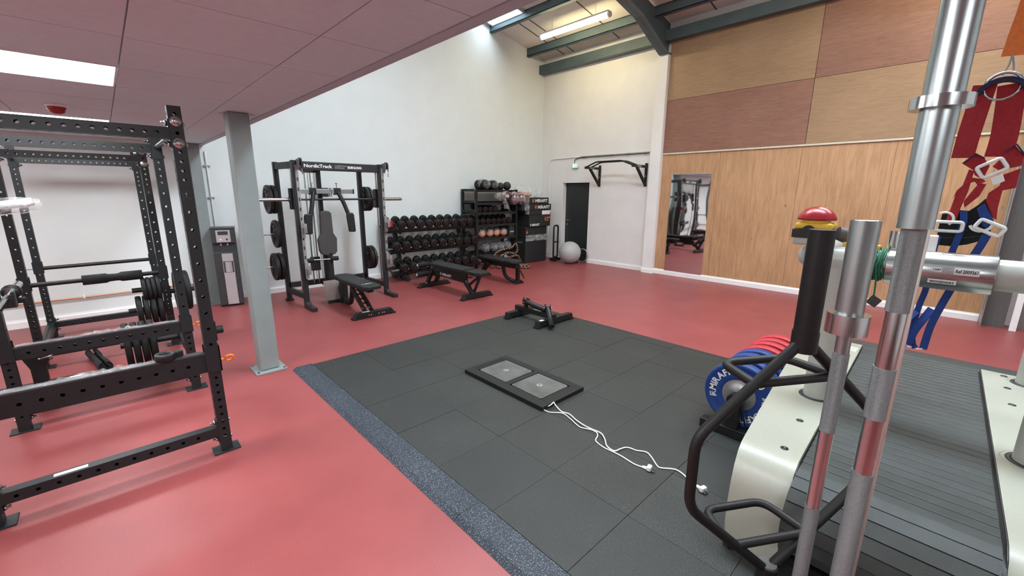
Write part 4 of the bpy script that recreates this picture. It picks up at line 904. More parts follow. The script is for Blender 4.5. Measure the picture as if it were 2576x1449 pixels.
MB().box(4.06, 5.10, .34, 4.10, 5.25, .385).build('hinge', GREYM, t)
for x in (4.0, 4.18): MB().beam((x, 6.25, .30), (x, 6.42, .05), .05, .06).build('rear_leg', BLACK, t)
foot(t, 3.83, 4.43, 5.17, .08, .085); f = foot(t, 3.81, 4.46, 6.40, .08, .075); MB().box(3.95, 6.37, .0745, 4.03, 6.40, .0765).build('label', LABEL, f)
for z, a, b_ in ((.385, 3.88, 4.40), (.215, 3.86, 4.38)):
    MB().cyl((a+.01, 6.52, z), (b_-.01, 6.52, z+.01), .012, seg=10).build('roller_axle', SATIN, t)
    for q in (0, .30): r0 = MB().cyl((a+q, 6.52, z), (a+q+.22, 6.52, z+.005), .045, seg=18).build('leg_roller', FOAM, t, bevel=.008)
    MB().cyl((a-.004, 6.52, z), (a+.002, 6.52, z), .026, seg=14).build('roller_cap', LABEL, t)
MB().beam((4.13, 6.35, .20), (4.13, 6.52, .40), .04, .04).build('roller_arm', BLACK, t)
# bench 3, by the storage rack
t = thing('weight_bench', 'black bench with curved front leg standing closest to the storage shelf', 'bench', (5.27, 5.8, 0), group='adjustable benches')
pad_prism(MB(), [(5.10, 5.63), (5.38, 5.63), (5.42, 6.38), (5.14, 6.38)], .405, .05).build('back_pad', PAD, t, bevel=.012)
pad_prism(MB(), [(5.09, 5.59), (5.37, 5.59), (5.37, 5.42), (5.31, 5.33), (5.16, 5.31), (5.09, 5.40)], .41, .05).build('seat_pad', PAD, t, bevel=.014)
MB().beam((5.24, 5.4, .36), (5.27, 6.4, .34), .07, .09).build('main_rail', BLACK, t)
MB().tube(fillet([(5.24, 5.78, .34), (5.27, 5.74, .12), (5.36, 5.62, .035), (5.42, 5.52, .035)], .14, 6), .038, 8, ry=.034).build('front_leg', BLACK, t)
MB().box(5.36, 5.50, .03, 5.42, 5.56, .36).build('front_post', BLACK, t, bevel=.004); MB().prism([(5.30, 0), (5.52, 0), (5.44, .07), (5.36, .07)], (0, 5.48, 0), (1, 0, 0), (0, 0, 1), (0, .10, 0)).build('front_foot', BLACK, t, bevel=.004)
MB().beam((5.43, 5.50, .24), (5.47, 5.44, .10), .02, .02).build('lever', BLACK, t)
MB().beam((5.27, 6.2, .34), (5.29, 6.5, .04), .06, .08).build('rear_leg', BLACK, t); foot(t, 5.04, 5.56, 6.52, .075, .07)
MB().beam((5.18, 6.05, .33), (5.16, 6.42, .42), .03, .03).build('support_arm', BLACK, t); MB().cyl((5.14, 6.10, .33), (5.19, 6.10, .33), .012, seg=8).build('bolt', CHROME, t)
# ================================================================ dumbbell rack
t = thing('dumbbell_rack', 'black three-tier dumbbell rack full of round dumbbells along the white wall', 'dumbbell rack', (4.75, 7.3, 0))
TX0, TX1 = 3.70, 5.74
TIERS = ((7.35, 1.078, 'top'), (7.26, .703, 'middle'), (7.15, .312, 'bottom'))
AX = V((0, -.951, -.309)); NR = V((0, -.309, .951))
for yc, zc, nm in TIERS:
    c = V((0, yc, zc))-NR*.094
    m = MB()
    for q in (-.10, .10): m.obox(c+AX*q+V(((TX0+TX1)/2, 0, 0))-NR*.012, V(((TX1-TX0)/2, 0, 0)), AX*.055, NR*.006)
    m.obox(c+AX*.158+V(((TX0+TX1)/2, 0, 0))-NR*.012, V(((TX1-TX0)/2, 0, 0)), AX*.004, NR*.028)
    for x in (TX0, TX1): m.obox(c+V((x, 0, 0))-NR*.02, V((.004, 0, 0)), AX*.16, NR*.02)
    m.build('tray', BLACK, t)
for x in (3.98, 5.48):
    MB().beam((x, 7.24, .03), (x, 7.52, 1.06), .07, .07, up=(1, 0, 0)).build('upright', BLACK, t, bevel=.004)
    MB().prism([(7.0, .02), (7.62, .02), (7.62, .09), (7.06, .09), (7.0, .05)], (x-.035, 0, 0), (0, 1, 0), (0, 0, 1), (.07, 0, 0)).build('foot', BLACK, t, bevel=.004)
    for yc, zc, nm in TIERS:
        MB().beam(V((x, yc, zc))-NR*.14+AX*.15, V((x, yc, zc))-NR*.14-AX*.17, .05, .05).build('tray_arm', BLACK, t)
    MB().cyl((x, 7.25, .17), (x, 7.19, .13), .012, seg=8).build('bolt', CHROME, t)
DHEAD = [(.001, -.044), (.070, -.044), (.079, -.038), (.084, -.026), (.084, .026), (.079, .038), (.06, .044), (.001, .044)]
DSM = [(.001, -.034), (.056, -.034), (.064, -.029), (.068, -.02), (.068, .02), (.064, .03), (.05, .034), (.001, .034)]
def make_db(nm, prof, half, hw, r):
    t = thing('dumbbell', nm, 'dumbbell', (0, 0, 0)); 
    MB().cyl(-AX*(half-hw), AX*(half-hw), .016, seg=10).build('handle', CHROME, t)
    for s_ in (1, -1):
        h = MB().lathe([(a, b*-1) for a, b in prof][::-1], AX*half*s_, AX*s_, 22).build('head', RUBBER, t)
        if s_ > 0:
            MB().lathe([(r*.74, 0), (r*.74, .0015), (r*.83, .0015), (r*.83, 0)], AX*(half+hw), AX, 24).build('rim_ring', RIMR, h)
            MB().build('number', RIMR, h)
    return t
dbp = make_db('dumbbell', DHEAD, .118, .044, .084); dsp = make_db('dumbbell', DSM, .10, .034, .068)
def numbers(half, hw, size):
    out = []
    for k in range(6):
        m = MB(); txt = str((5, 7, 9, 2, 8, 3)[k]); g = glyphs(txt, .03); p = AX*(half+hw+.001)
        text(m, txt, p, (1, 0, 0), NR, size, center=True); me = bpy.data.meshes.new('number'); me.from_pydata([tuple(v) for v in m.v], [], m.f); me.materials.append(RIMR); out.append(me)
    return out
NB, NS = numbers(.118, .044, .055), numbers(.10, .034, .045)
def set_number(t, me):
    for h in t.children:
        for q in h.children:
            if q.name.startswith('number'): q.data = me
ORD = ['leftmost', 'second', 'third', 'fourth', 'fifth', 'sixth', 'seventh', 'eighth', 'ninth', 'last']
first = True; k = 0
for (yc, zc, nm), x0 in zip(TIERS, (3.795, 3.83, 3.90)):
    for i in range(10 if nm != 'bottom' else 9):
        lb = '%s black round dumbbell%s on the %s tier of the dumbbell rack' % (ORD[i] if i < 9 or nm == 'bottom' else 'rightmost', ' from the left' if 0 < i < 9 else '', nm)
        if nm == 'bottom' and i == 8: lb = 'rightmost black round dumbbell on the bottom tier of the dumbbell rack'
        if first: d = dbp; first = False; d['label'] = lb
        else: d = copy_tree(dbp, lb)
        d.location = (x0+.2025*i, yc+R.uniform(-.008, .008), zc); d['group'] = 'round dumbbells on the three-tier rack'; set_number(d, NB[(k*5) % 6]); k += 1
# ================================================================ storage shelf
SX0, SX1, SY0, SY1, SZ = 5.715, 6.885, 7.14, 7.60, 1.715
t = thing('storage_shelf', 'tall black steel storage shelf with balls and small dumbbells, right of the dumbbell rack', 'shelving unit', (6.3, 7.37, 0))
for x in (SX0, SX1):
    for y in (SY0, SY1): MB().perf((x, y, 0), (x, y, SZ), .05, .05, hs(0, .1, 1.65, .1), hs(0, .1, 1.65, .1), up=(0, 1, 0), r=.008).build('upright', BLACK, t)
    for z in (1.685, 1.455, 1.25, .97, .66, .30):
        MB().box(x-.02, SY0+.025, z-.022, x+.02, SY1-.025, z+.022).build('side_rail', BLACK, t)
        MB().cyl((x-.026, SY0, z), (x-.034, SY0, z), .010, seg=8).build('bolt', CHROME, t)
SHZ = (1.70, 1.43, 1.225, .965, .675, .325)
for z in SHZ:
    m = MB(); m.box(SX0+.02, SY0-.02, z-.045, SX1-.02, SY0-.014, z+.004); m.box(SX0+.02, SY1+.014, z-.03, SX1-.02, SY1+.02, z+.02); m.box(SX0+.02, SY0-.02, z-.006, SX1-.02, SY1+.02, z); m.build('shelf', BLACK, t)
def sphere(x, y, z, r, material, name, label, cat, group, seam=True):
    t = thing(name, label, cat, (x, y, z-r), group=group)
    MB().ball((x, y, z), r, 24, 14).build('ball', material, t)
    return t
BALLM = mat('black_slam_ball', (.020, .020, .021), .55, var=.2, scale=14, bump=.2, bscale=60)
for (x, r), nm in zip(((6.44, .082), (6.60, .085), (6.80, .095)), ('left', 'middle', 'right')):
    b = sphere(x, 7.36, 1.70+r, r, BALLM, 'slam_ball', nm+' bare black ball on top of the storage shelf', 'ball', 'bare black balls on the shelf top')
    MB().cyl((x, 7.36-r*.97, 1.70+r), (x, 7.36-r*1.005, 1.70+r), .008, seg=8).build('valve', DPRINT, b)
def bag(root, c, sc, seed, name='plastic_bag', jit=.12, seg=18, rings=12):
    rnd = random.Random(seed); return MB().ball(c, 1.0, seg, rings, sc, jit, rnd).build(name, FILM, root, sub=1)
for (x, r, dy), nm in zip(((6.03, .105, 0), (6.25, .10, -.02)), ('left', 'right')):
    t_ = thing('foam_roller', nm+' black roll in clear plastic on top of the storage shelf', 'foam roller', (x, 7.3, 1.70), group='wrapped rolls on the shelf top')
    m = MB().lathe([(.05, 0), (.05, .30)], (x, 7.17+dy, 1.705+r), (0, 1, 0), 22).lathe([(.05, .0), (r*.9, .0), (r, .012), (r, .29), (r*.9, .30), (.05, .30)], (x, 7.17+dy, 1.705+r), (0, 1, 0), 22); m.build('roll', RUBBER, t_)
    bag(t_, (x+.02, 7.30+dy, 1.715+r), (r*1.25, .20, r*1.10), int(x*100), jit=.10)
for (x, y, z, r, n_), lb, c_ in zip(((6.50, 7.05, 1.555, .118, '10'), (6.73, 7.06, 1.55, .115, '5'), (6.93, 7.05, 1.545, .11, '9')), ('black and red medicine ball numbered 10 hanging out of a plastic bag on the shelf', 'plastic wrapped pale red medicine ball numbered 5 on the upper shelf', 'plastic wrapped medicine ball at the right end of the upper shelf, beside the black boxes'), (BALLM, REDBR, REDBR)):
    t_ = thing('medicine_ball', lb, 'ball', (x, y, z-r), group='medicine balls in plastic bags')
    MB().ball((x, y, z), r, 26, 16).build('ball', c_, t_)
    for a in ((0, .35), (2.1, -.3)):
        MB().tube(arc((x, y, z), (1, 0, 0), V((0, math.sin(a[0]), math.cos(a[0]))), r*1.002, 0, 2*PI, 30), .012, 5, closed=True, ry=.012).build('panel_stripe', REDP if c_ is BALLM else BALLM, t_)
    m = MB(); nrm = V((-.5, -.80, .15)).normalized(); u_ = V((nrm.y*-1, nrm.x, 0)).normalized(); v_ = nrm.cross(u_)*1
    if v_.z < 0: v_ = -v_
    u_ = v_.cross(nrm); p = V((x, y, z))+nrm*(r+.003)
    q = MB().lathe([(.001, .0), (.066, -.012)], p-nrm*.002, nrm, 18); q.build('number_patch', DPRINT, t_)
    text(m, n_, p, u_, v_, .062, center=True, bold=.03); m.build('number', WPRINT, t_)
    if n_ == '10':
        rnd = random.Random(3); b = MB(); P = []
        for i in range(10):
            q = i/9; cx = x-.30+.30*q; cz = z+.02-.02*q
            for k in range(13):
                a = 2*PI*k/12; rr_ = (.05+.085*q)*(1+rnd.uniform(-.1, .1)); P.append((cx+rnd.uniform(-.006, .006), y+.02+math.cos(a)*rr_, cz+math.sin(a)*rr_))
        b.add(P, [[i*13+k, (i+1)*13+k, (i+1)*13+k+1, i*13+k+1] for i in range(9) for k in range(12)], True)
        P = []
        for i in range(9):
            q = i/8
            for k in range(4): P.append((x-.16+.19*q+(k-1.5)*.035*(1-q*.7), y-.10+rnd.uniform(-.01, .01), z-.07-.24*q+(k-1.5)*.03*(1-q)))
        b.add(P, [[i*4+k, (i+1)*4+k, (i+1)*4+k+1, i*4+k+1] for i in range(8) for k in range(3)], True); b.build('plastic_bag', FILM, t_, sub=1)
    else: bag(t_, (x+.01, y-.01, z-.02), (r*1.14, r*1.14, r*1.25), int(x*77), jit=.08)
first = True
for row, z, xs_ in (('second shelf', 1.225+.072, (5.86, 6.02, 6.17, 6.32)), ('middle shelf', .965+.072, (5.80, 5.955, 6.11, 6.265, 6.42, 6.575, 6.73))):
    for i, x in enumerate(xs_):
        lb = '%s small dumbbell%s on the %s' % (ORD[i] if i < len(xs_)-1 else 'rightmost', ' from the left' if 0 < i < len(xs_)-1 else '', row+(' under the medicine balls' if row[0] == 's' else ' above the orange bags'))
        if first: d = dsp; first = False; d['label'] = lb
        else: d = copy_tree(dsp, lb)
        d.location = (x, 7.32, z+.028); d['group'] = 'small dumbbells on the storage shelf'; set_number(d, NS[i % 6])
for i, (x, nm) in enumerate(zip((5.96, 6.19, 6.39, 6.60), ('leftmost', 'second from left', 'third from left', 'rightmost'))):
    t_ = thing('kettlebell', '%s orange kettlebell in a clear bag on the low shelf' % nm, 'kettlebell', (x, 7.27, .675), group='orange kettlebells in clear bags')
    MB().ball((x, 7.27, .675+.075), .080, 18, 12, (1, 1, .93)).build('body', ORB, t_)
    MB().tube(fillet([(x-.05, 7.27, .79), (x-.055, 7.27, .87), (x+.055, 7.27, .87), (x+.05, 7.27, .79)], .03), .012, 8).build('handle', BLACK, t_)
    bag(t_, (x, 7.265, .675+.098), (.098, .098, .100), 40+i, jit=.07)
for i, (x, nm) in enumerate(zip((6.05, 6.30, 6.50, 6.72), ('leftmost', 'second from left', 'third from left', 'rightmost'))):
    t_ = thing('kettlebell', '%s black kettlebell in a clear bag on the bottom shelf' % nm, 'kettlebell', (x, 7.27, .325), group='black kettlebells in clear bags')
    MB().ball((x, 7.27, .325+.085), .092, 18, 12, (1, 1, .92)).build('body', RUBBER, t_)
    MB().tube(fillet([(x-.055, 7.27, .46), (x-.06, 7.27, .545), (x+.06, 7.27, .545), (x+.055, 7.27, .46)], .03), .014, 8).build('handle', BLACK, t_)
    bag(t_, (x, 7.265, .325+.118), (.118, .115, .119), 60+i, jit=.09)
t_ = thing('carton', 'small black carton on the right end of the low shelf', 'box', (6.79, 7.3, .675)); MB().box(6.70, 7.16, .676, 6.86, 7.5, .93).build('body', DPRINT, t_); MB().box(6.72, 7.157, .76, 6.84, 7.16, .785).build('lettering', GPRINT, t_)
# battle rope
RB = mat('dark_rope', (.05, .018, .014), .7, var=.3, scale=60, bump=.3); RO = mat('orange_rope_strand', (.80, .36, .12), .6, var=.1); RW = mat('pale_rope_strand', (.75, .68, .58), .6, var=.1)
def rope(name, label, ctrl, r, loc):
    t = thing(name, label, 'rope', loc); P = spline(ctrl, 26); m = MB(); P2 = [P[0]]; 
    for p in P[1:]:
        if (p-P2[-1]).length > .014: P2.append(p)
    for s0, mm in ((0, 0), (1, 1), (2, 2)):
        pass
    m.tube(P2, r, 10); m.build('core', RB, t)
    for ph, mt in ((0, RO), (PI, RW)):
        Q = []; 
        for i, p in enumerate(P2):
            d = (P2[min(i+1, len(P2)-1)]-P2[max(i-1, 0)]).normalized(); u, w_ = ortho(d, (.1, .2, 1)); a = ph+i*.72; Q.append(p+u*math.cos(a)*r*.82+w_*math.sin(a)*r*.82)
        MB().tube(Q, r*.30, 6).build('strand', mt, t)
    return t
rope('battle_rope', 'black battle rope with orange and white strands heaped against the shelf bottom', [(6.05, 7.0, .03), (6.12, 7.03, .28), (6.25, 7.04, .36), (6.45, 7.04, .40), (6.66, 7.04, .42), (6.80, 7.05, .50), (6.84, 7.03, .36), (6.72, 6.99, .28), (6.5, 6.99, .32), (6.3, 6.98, .27), (6.35, 6.95, .20), (6.6, 6.95, .23), (6.80, 6.97, .22), (6.86, 6.97, .08), (6.75, 6.93, .03), (6.4, 6.93, .03), (6.1, 6.93, .03)], .021, (6.45, 7.0, 0))
rope('battle_rope', 'small coil of red and black rope lying on the floor before the black boxes', [(6.50, 6.60, .03), (6.62, 6.50, .03), (6.76, 6.56, .03), (6.74, 6.72, .035), (6.58, 6.76, .04), (6.50, 6.66, .065), (6.60, 6.54, .07), (6.74, 6.60, .075)], .02, (6.62, 6.63, 0))
# ================================================================ black boxes
BOXM = mat('black_soft_box_vinyl', (.017, .018, .018), .6, var=.12, scale=10)
def bx(x0, x1, y0, y1, z0, z1, name, label, group, fn=None, cat='box'):
    t = thing(name, label, cat, ((x0+x1)/2, (y0+y1)/2, z0), group=group); MB().box(x0, y0, z0, x1, y1, z1).build('body', BOXM, t, bevel=.012)
    if fn: fn(t)
    return t
G = 'stacked black boxes by the corner'
def l1(t):
    m = MB(); text(m, 'MIRAFIT', (7.098, 7.42, .47), (0, -1, 0), (0, 0, 1), .045, .30); m.build('side_lettering', GPRINT, t)
    MB().box(7.105, 7.022, .595-.07, 7.825, 7.028, .597).build('tape', FILM, t)
bx(7.10, 7.83, 7.03, 7.58, 0, .597, 'plyo_box', 'bottom black plyometric box standing on the floor by the sled', G, l1)
def l2(t): m = MB(); text(m, '6', (7.12, 7.026, .70), (1, 0, 0), (0, 0, 1), .08); m.build('number', OPRINT, t); MB().box(7.11, 7.022, .60, 7.82, 7.029, .665).build('tape', FILM, t)
bx(7.10, 7.83, 7.03, 7.58, .60, .858, 'plyo_box', 'black box with clear tape, second from the floor in the box stack', G, l2)
def l3(t):
    m = MB(); text(m, '12"', (7.70, 6.976, .99), (1, 0, 0), (0, 0, 1), .095, .17); m.build('number', OPRINT, t)
    m = MB(); text(m, 'MIRAFIT', (7.255, 6.976, .878), (1, 0, 0), (0, 0, 1), .055, .26, shear=.2); chevrons(m, (7.195, 6.976, .878), (1, 0, 0), (0, 0, 1), .055); m.build('lettering', WPRINT, t)
bx(7.17, 7.90, 6.98, 7.58, .86, 1.135, 'plyo_box', 'black soft box printed with an orange 12 in the box stack', G, l3)
def l4(t): MB().box(7.62, 6.998, 1.14, 7.90, 7.002, 1.232).build('label', LABEL, t)
bx(7.15, 7.91, 7.0, 7.56, 1.137, 1.238, 'carton', 'thin black carton with a white label under the two branded boxes', G, l4)
def lm(x, z, y):
    def f(t):
        m = MB(); text(m, 'MIRAFIT', (x, y, z), (1, 0, 0), (0, 0, 1), .075, .43); m.build('lettering', WPRINT, t); m = MB(); chevrons(m, (x-.095, y, z), (1, 0, 0), (0, 0, 1), .078); m.build('emblem', OPRINT, t)
    return f
bx(6.98, 7.98, 7.03, 7.50, 1.24, 1.388, 'step_box', 'black carton with big white lettering, lower of the two on top of the stack', G, lm(7.50, 1.277, 7.0285))
bx(6.98, 7.90, 7.04, 7.48, 1.391, 1.536, 'step_box', 'black carton with big white lettering, topmost of the stack', G, lm(7.42, 1.427, 7.0385))
t_ = thing('plastic_heap', 'heap of crumpled clear plastic with pale orange things on top of the black boxes', 'plastic wrap', (7.4, 7.25, 1.537))
MB().ball((7.32, 7.27, 1.60), .07, 14, 10, (2.6, 1.5, .9)).build('orange_bundle', mat('pale_orange_fabric', (.75, .38, .26), .6), t_)
for i, (c, s_) in enumerate((((7.15, 7.22, 1.68), (.22, .16, .14)), ((7.42, 7.25, 1.67), (.25, .18, .16)), ((7.66, 7.26, 1.62), (.20, .16, .085)))): bag(t_, c, s_, 90+i, 'plastic_sheet', .16, 16, 10)
t_ = thing('plastic_sheet', 'sheet of clear plastic hanging over the left end of the branded boxes', 'plastic wrap', (7.05, 7.0, 1.3))
rnd = random.Random(9); P = []
for i in range(9):
    for k in range(7): P.append((6.94+.035*k+.012*i*(1-k/6)+rnd.uniform(-.012, .012), 6.97+rnd.uniform(-.02, .02)+.01*(i % 2), 1.56-.05*i+rnd.uniform(-.015, .015)))
MB().add(P, [[i*7+k, (i+1)*7+k, (i+1)*7+k+1, i*7+k+1] for i in range(8) for k in range(6)], True).build('sheet', FILM, t_, sub=1)
# sled frame, ball, hoop
t_ = thing('push_sled', 'black tubular push sled standing upright between the boxes and the grey ball', 'sled', (8.0, 6.95, 0))
for y in (6.90, 7.22): MB().tube(fillet([(7.98, y, .05), (7.98, y, .86), (8.0, y, .86)], .01), .001, 4).build('weld_line', BLACK, t_) if False else None
MB().tube(fillet([(7.93, 6.88, .07), (7.93, 6.88, .86), (8.18, 6.96, .86), (8.18, 6.96, .08)], .07, 5), .021, 12).build('handle_frame', BLACK, t_)
MB().tube([(7.93, 6.88, .46), (8.18, 6.96, .455), (8.23, 6.98, .44)], .017, 10).build('cross_tube', BLACK, t_)
MB().tube(fillet([(7.93, 6.88, .16), (7.99, 6.90, .07), (8.12, 6.94, .07), (8.18, 6.96, .16)], .02), .017, 8).build('lower_brace', BLACK, t_)
for x, y in ((7.93, 6.88), (8.18, 6.96)): MB().beam((x+.03, y+.12, .03), (x-.05, y-.12, .03), .06, .06).build('runner', BLACK, t_, bevel=.01)
MB().cyl((8.06, 6.91, .10), (8.06, 6.87, .10), .014, seg=8).build('bolt', CHROME, t_)
t_ = thing('exercise_ball', 'grey gym ball on the red floor in front of the dark door', 'ball', (7.93, 6.36, 0))
MB().lathe([(max(.001, .262*math.sin(PI*i/22)), -.262*math.cos(PI*i/22)) for i in range(23)], (7.93, 6.36, .262), V((-.15, -.25, 1)), 36).build('skin', BALLG, t_)
MB().cyl(V((7.93, 6.36, .262))+V((-.5, -.35, .8)).normalized()*.259, V((7.93, 6.36, .262))+V((-.5, -.35, .8)).normalized()*.264, .014, seg=12).build('valve', GREYM, t_)
t_ = thing('hoop_handle', 'dark hoop shaped handle leaning at the foot of the dark door, behind the grey ball', 'gym accessory', (8.22, 6.22, 0))
MB().tube(arc((8.27, 6.25, .17), (0, 1, .0), (.15, 0, 1), .155, -PI, PI, 24)[:-1], .014, 8, closed=True).build('hoop', GREYM, t_); MB().tube([(8.245, 6.38, .02), (8.10, 6.20, .02)], .015, 8).build('grip', GREYM, t_)
# ================================================================ water cooler
t = thing('water_cooler', 'dark freestanding water cooler with a silver front strip behind the grey column', 'water cooler', (1.20, 7.34, 0), rz=-.20)
def L_(x, y, z): return V((1.20+x*math.cos(-.2)-y*math.sin(-.2), 7.34+x*math.sin(-.2)+y*math.cos(-.2), z))
def lbox(x0, y0, z0, x1, y1, z1):
    c = L_((x0+x1)/2, (y0+y1)/2, (z0+z1)/2); a = L_(1, 0, 0)-L_(0, 0, 0); b = L_(0, 1, 0)-L_(0, 0, 0); return MB().obox(c, a*(x1-x0)/2, b*(y1-y0)/2, V((0, 0, (z1-z0)/2)))
CO = mat('charcoal_plastic', (.035, .038, .04), .45, var=.08); SV = mat('silver_plastic', (.50, .48, .48), .35, .4, var=.03)
b = lbox(-.145, -.10, .02, .145, .17, 1.12); b.build('cabinet', CO, t, bevel=.01)
lbox(-.145, -.155, .02, .145, -.10, .80).build('lower_front', CO, t, bevel=.012); lbox(-.145, -.155, .92, .145, -.10, 1.12).build('upper_front', CO, t, bevel=.012); lbox(-.15, -.16, 1.12, .15, .17, 1.14).build('lid', CO, t, bevel=.006)
lbox(-.14, -.14, 0, .14, .16, .02).build('base', RUBBER, t)
p = lbox(-.085, -.161, .935, .085, -.154, 1.105).build('control_panel', SV, t, bevel=.003)
lbox(-.06, -.164, 1.04, .06, -.160, 1.09).build('display', DPRINT, p)
for x, mm in ((-.035, LABEL), (.04, DPRINT)): MB().cyl(L_(x, -.16, .975), L_(x, -.166, .975), .013, seg=12).build('button', mm, p)
lbox(-.05, -.168, .03, .085, -.154, .50).build('silver_strip', SV, t, bevel=.006); lbox(-.05, -.168, .66, .085, -.154, .775).build('silver_strip', SV, t, bevel=.006)
MB().cyl(L_(.0175, -.13, .505), L_(.0175, -.13, .655), .05, seg=16).build('cup_holder', SV, t); lbox(-.05, -.166, .50, -.042, -.154, .66).build('alcove_edge', SV, t); lbox(.077, -.166, .50, .085, -.154, .66).build('alcove_edge', SV, t)
for x in (-.04, .04): MB().cyl(L_(x, -.11, .92), L_(x, -.11, .885), .012, seg=10).build('tap', SV, t)
# ================================================================ treadmill
t = thing('treadmill', 'big white treadmill with slatted grey belt and thick white handrail in the right foreground', 'treadmill', (3.1, .05, 0))
ZD = .50
yl = lambda x: .325+.03*(x-1.95)
yo = lambda x: min(.55+.105*(x-1.95), .725)
yr = lambda x: -.285+.02*(x-1.95)
prof = [(1.925, .03), (1.905, .15), (1.905, .26), (1.92, .35), (1.95, .425), (1.995, .475), (2.05, .496), (2.12, .50)]
xs_ = [2.4, 2.8, 3.2, 3.6, 4.0]; far = [(4.16, .50), (4.20, .48), (4.21, .05)]
P = prof+[(x, .50) for x in xs_]+far
def side(name, ya, yb, par):
    m = MB(); n = len(P); vs = []
    for (x, z) in P: vs += [(x, ya(x), z), (x, yb(x), z)]
    m.add(vs, [[2*i, 2*i+1, 2*i+3, 2*i+2] for i in range(n-1)], True)
    for off in (0, 1):
        ring = [vs[2*i+off] for i in range(n)]; lo = [(p[0], p[1], .03) for p in ring]
        m.add(ring+lo, [[i, i+1, n+i+1, n+i] for i in range(n-1)])
    m.add([vs[0], vs[1], vs[-1], vs[-2]], [[0, 1, 2, 3]])
    o = m.build(name, CREAM, par); bm_ = o.data; return o
L = side('side_cover', yo, yl, t); Rr = side('side_cover', yr, lambda x: yr(x)-.36, t)
for o in (L, Rr): b = o.modifiers.new('bevel', 'BEVEL'); b.width = .012; b.segments = 3; b.limit_method = 'ANGLE'; b.angle_limit = .9
for side_ in (0, 1):
    for x in (2.13, 2.47, 3.55, 3.85, 4.1):
        y = (yl(x)*.7+yo(x)*.3) if side_ == 0 else yr(x)-.10
        b = MB().lathe([(.017, 0), (.015, .003), (.009, .004), (.006, .0015), (.001, .001)], (x, y, ZD), (0, 0, 1), 14).build('cover_screw', mat('dark_screw', (.05, .05, .05), .3, .8), t)
m = MB(); m.box(2.0, yr(2)-.30, .02, 4.2, .56, .06); m.build('base', RUBBER, t)
# slatted belt
m = MB(); x = 2.03
y0, y1 = -.268, .318
n_ = int((4.20-2.03)/.062)
for i in range(n_):
    a = 2.03+i*.062; m.prism([(a+.002, .470), (a+.060, .470), (a+.060, .489), (a+.055, .492), (a+.007, .492), (a+.002, .489)], (0, y0+.02*(a-2), 0), (1, 0, 0), (0, 0, 1), (0, y1-y0+.01*(a-2), 0))
for k in range(0, 7):
    an = PI/2+.17+k*.30; c = V((2.03, 0, .295)); r_ = .197
    e = V((math.cos(an), 0, math.sin(an))); tt = V((-e.z, 0, e.x)); p = c+e*(r_-.010)
    m.obox((p.x, (y0+y1)/2, p.z), tt*.0275, (0, (y1-y0)/2, 0), e*.010)
SLATM = mat('grey_rubber_slat', (.036, .042, .039), .6, var=.14, scale=9, stretch=(1, 1, 1), bump=.12, bscale=200)
m.build('slat_belt', SLATM, t)
m = MB(); m.box(2.03, yr(2)+.001, .08, 4.2, yl(2)-.001, .465); m.cyl((2.03, yr(2)+.002, .295), (2.03, yl(2)-.002, .295), .172, seg=32); m.build('belt_bed', DPRINT, t)
m = MB()
for fn, s0 in ((yl, -1), (yr, 1)):
    Q = [(x, fn(x)+s0*.003, z+.004) for x, z in P[1:-1]]; m.tube(Q, .004, 5)
for fn, s0 in ((yl, -1), (yr, 1)): MB().ribbon([(x, fn(x)+s0*.0035, z-.004) for x, z in P[1:-2]], .012, .003, (0, 0, 1)).build('belt_gap_edge', DPRINT, t)
MB().box(4.215, yr(4)-.36, .03, 4.42, .72, .47).build('motor_cover', mat('dark_grey_cover', (.03, .032, .032), .5, var=.1), t, bevel=.02)
m = MB(); m.box(3.93, .40, ZD-.001, 4.06, .52, ZD+.0012); m.build('warning_label', mat('worn_label', (.62, .62, .56), .5, var=.25, scale=20), t)
for x, y in ((2.87, .43), (4.0, .55), (2.80, -.385), (4.02, -.45)):
    MB().cyl((x, y, ZD-.01), (x, y, 1.29), .067, seg=28).build('rail_post', WENAM, t)
    MB().lathe([(.066, .0), (.066, .004), (.086, .004), (.088, 0)], (x, y, ZD), (0, 0, 1), 28).build('post_ring', DPRINT, t)
    MB().lathe([(.100, .0), (.101, .0012), (.104, .0012), (.105, 0)], (x, y, ZD), (0, 0, 1), 36).build('hatch_seam', mat('seam_grey', (.33, .33, .28), .5), t)
rail = [(2.86, -.85, 1.30), (2.86, -.5, 1.30), (2.86, .42, 1.305)]+[tuple(p) for p in arc((2.98, .46, 1.305), (-1, 0, 0), (0, 1, 0), .12, .05, PI/2, 8)]+[(3.3, .583, 1.31), (4.02, .583, 1.33)]
MB().tube(rail, .070, 28).build('handrail', WENAM, t)
MB().tube([(2.86, -.85, 1.30), (2.98, -.97, 1.31), (4.02, -.97, 1.33)], .07, 24).build('handrail', WENAM, t)
MB().tube([(4.0, .583, 1.33), (4.0, .55, 1.25)], .06, 16).build('rail_joint', WENAM, t)
s_ = MB().lathe([(.071, 0), (.086, .0), (.0885, .004), (.0885, .366), (.086, .37), (.071, .37)], (2.86, -.135, 1.298), (0, 1, 0), 40).build('sensor_cylinder', mat('brushed_stainless', (.42, .42, .41), .26, 1.0, var=.05, scale=4, stretch=(1, .05, 1)), t)
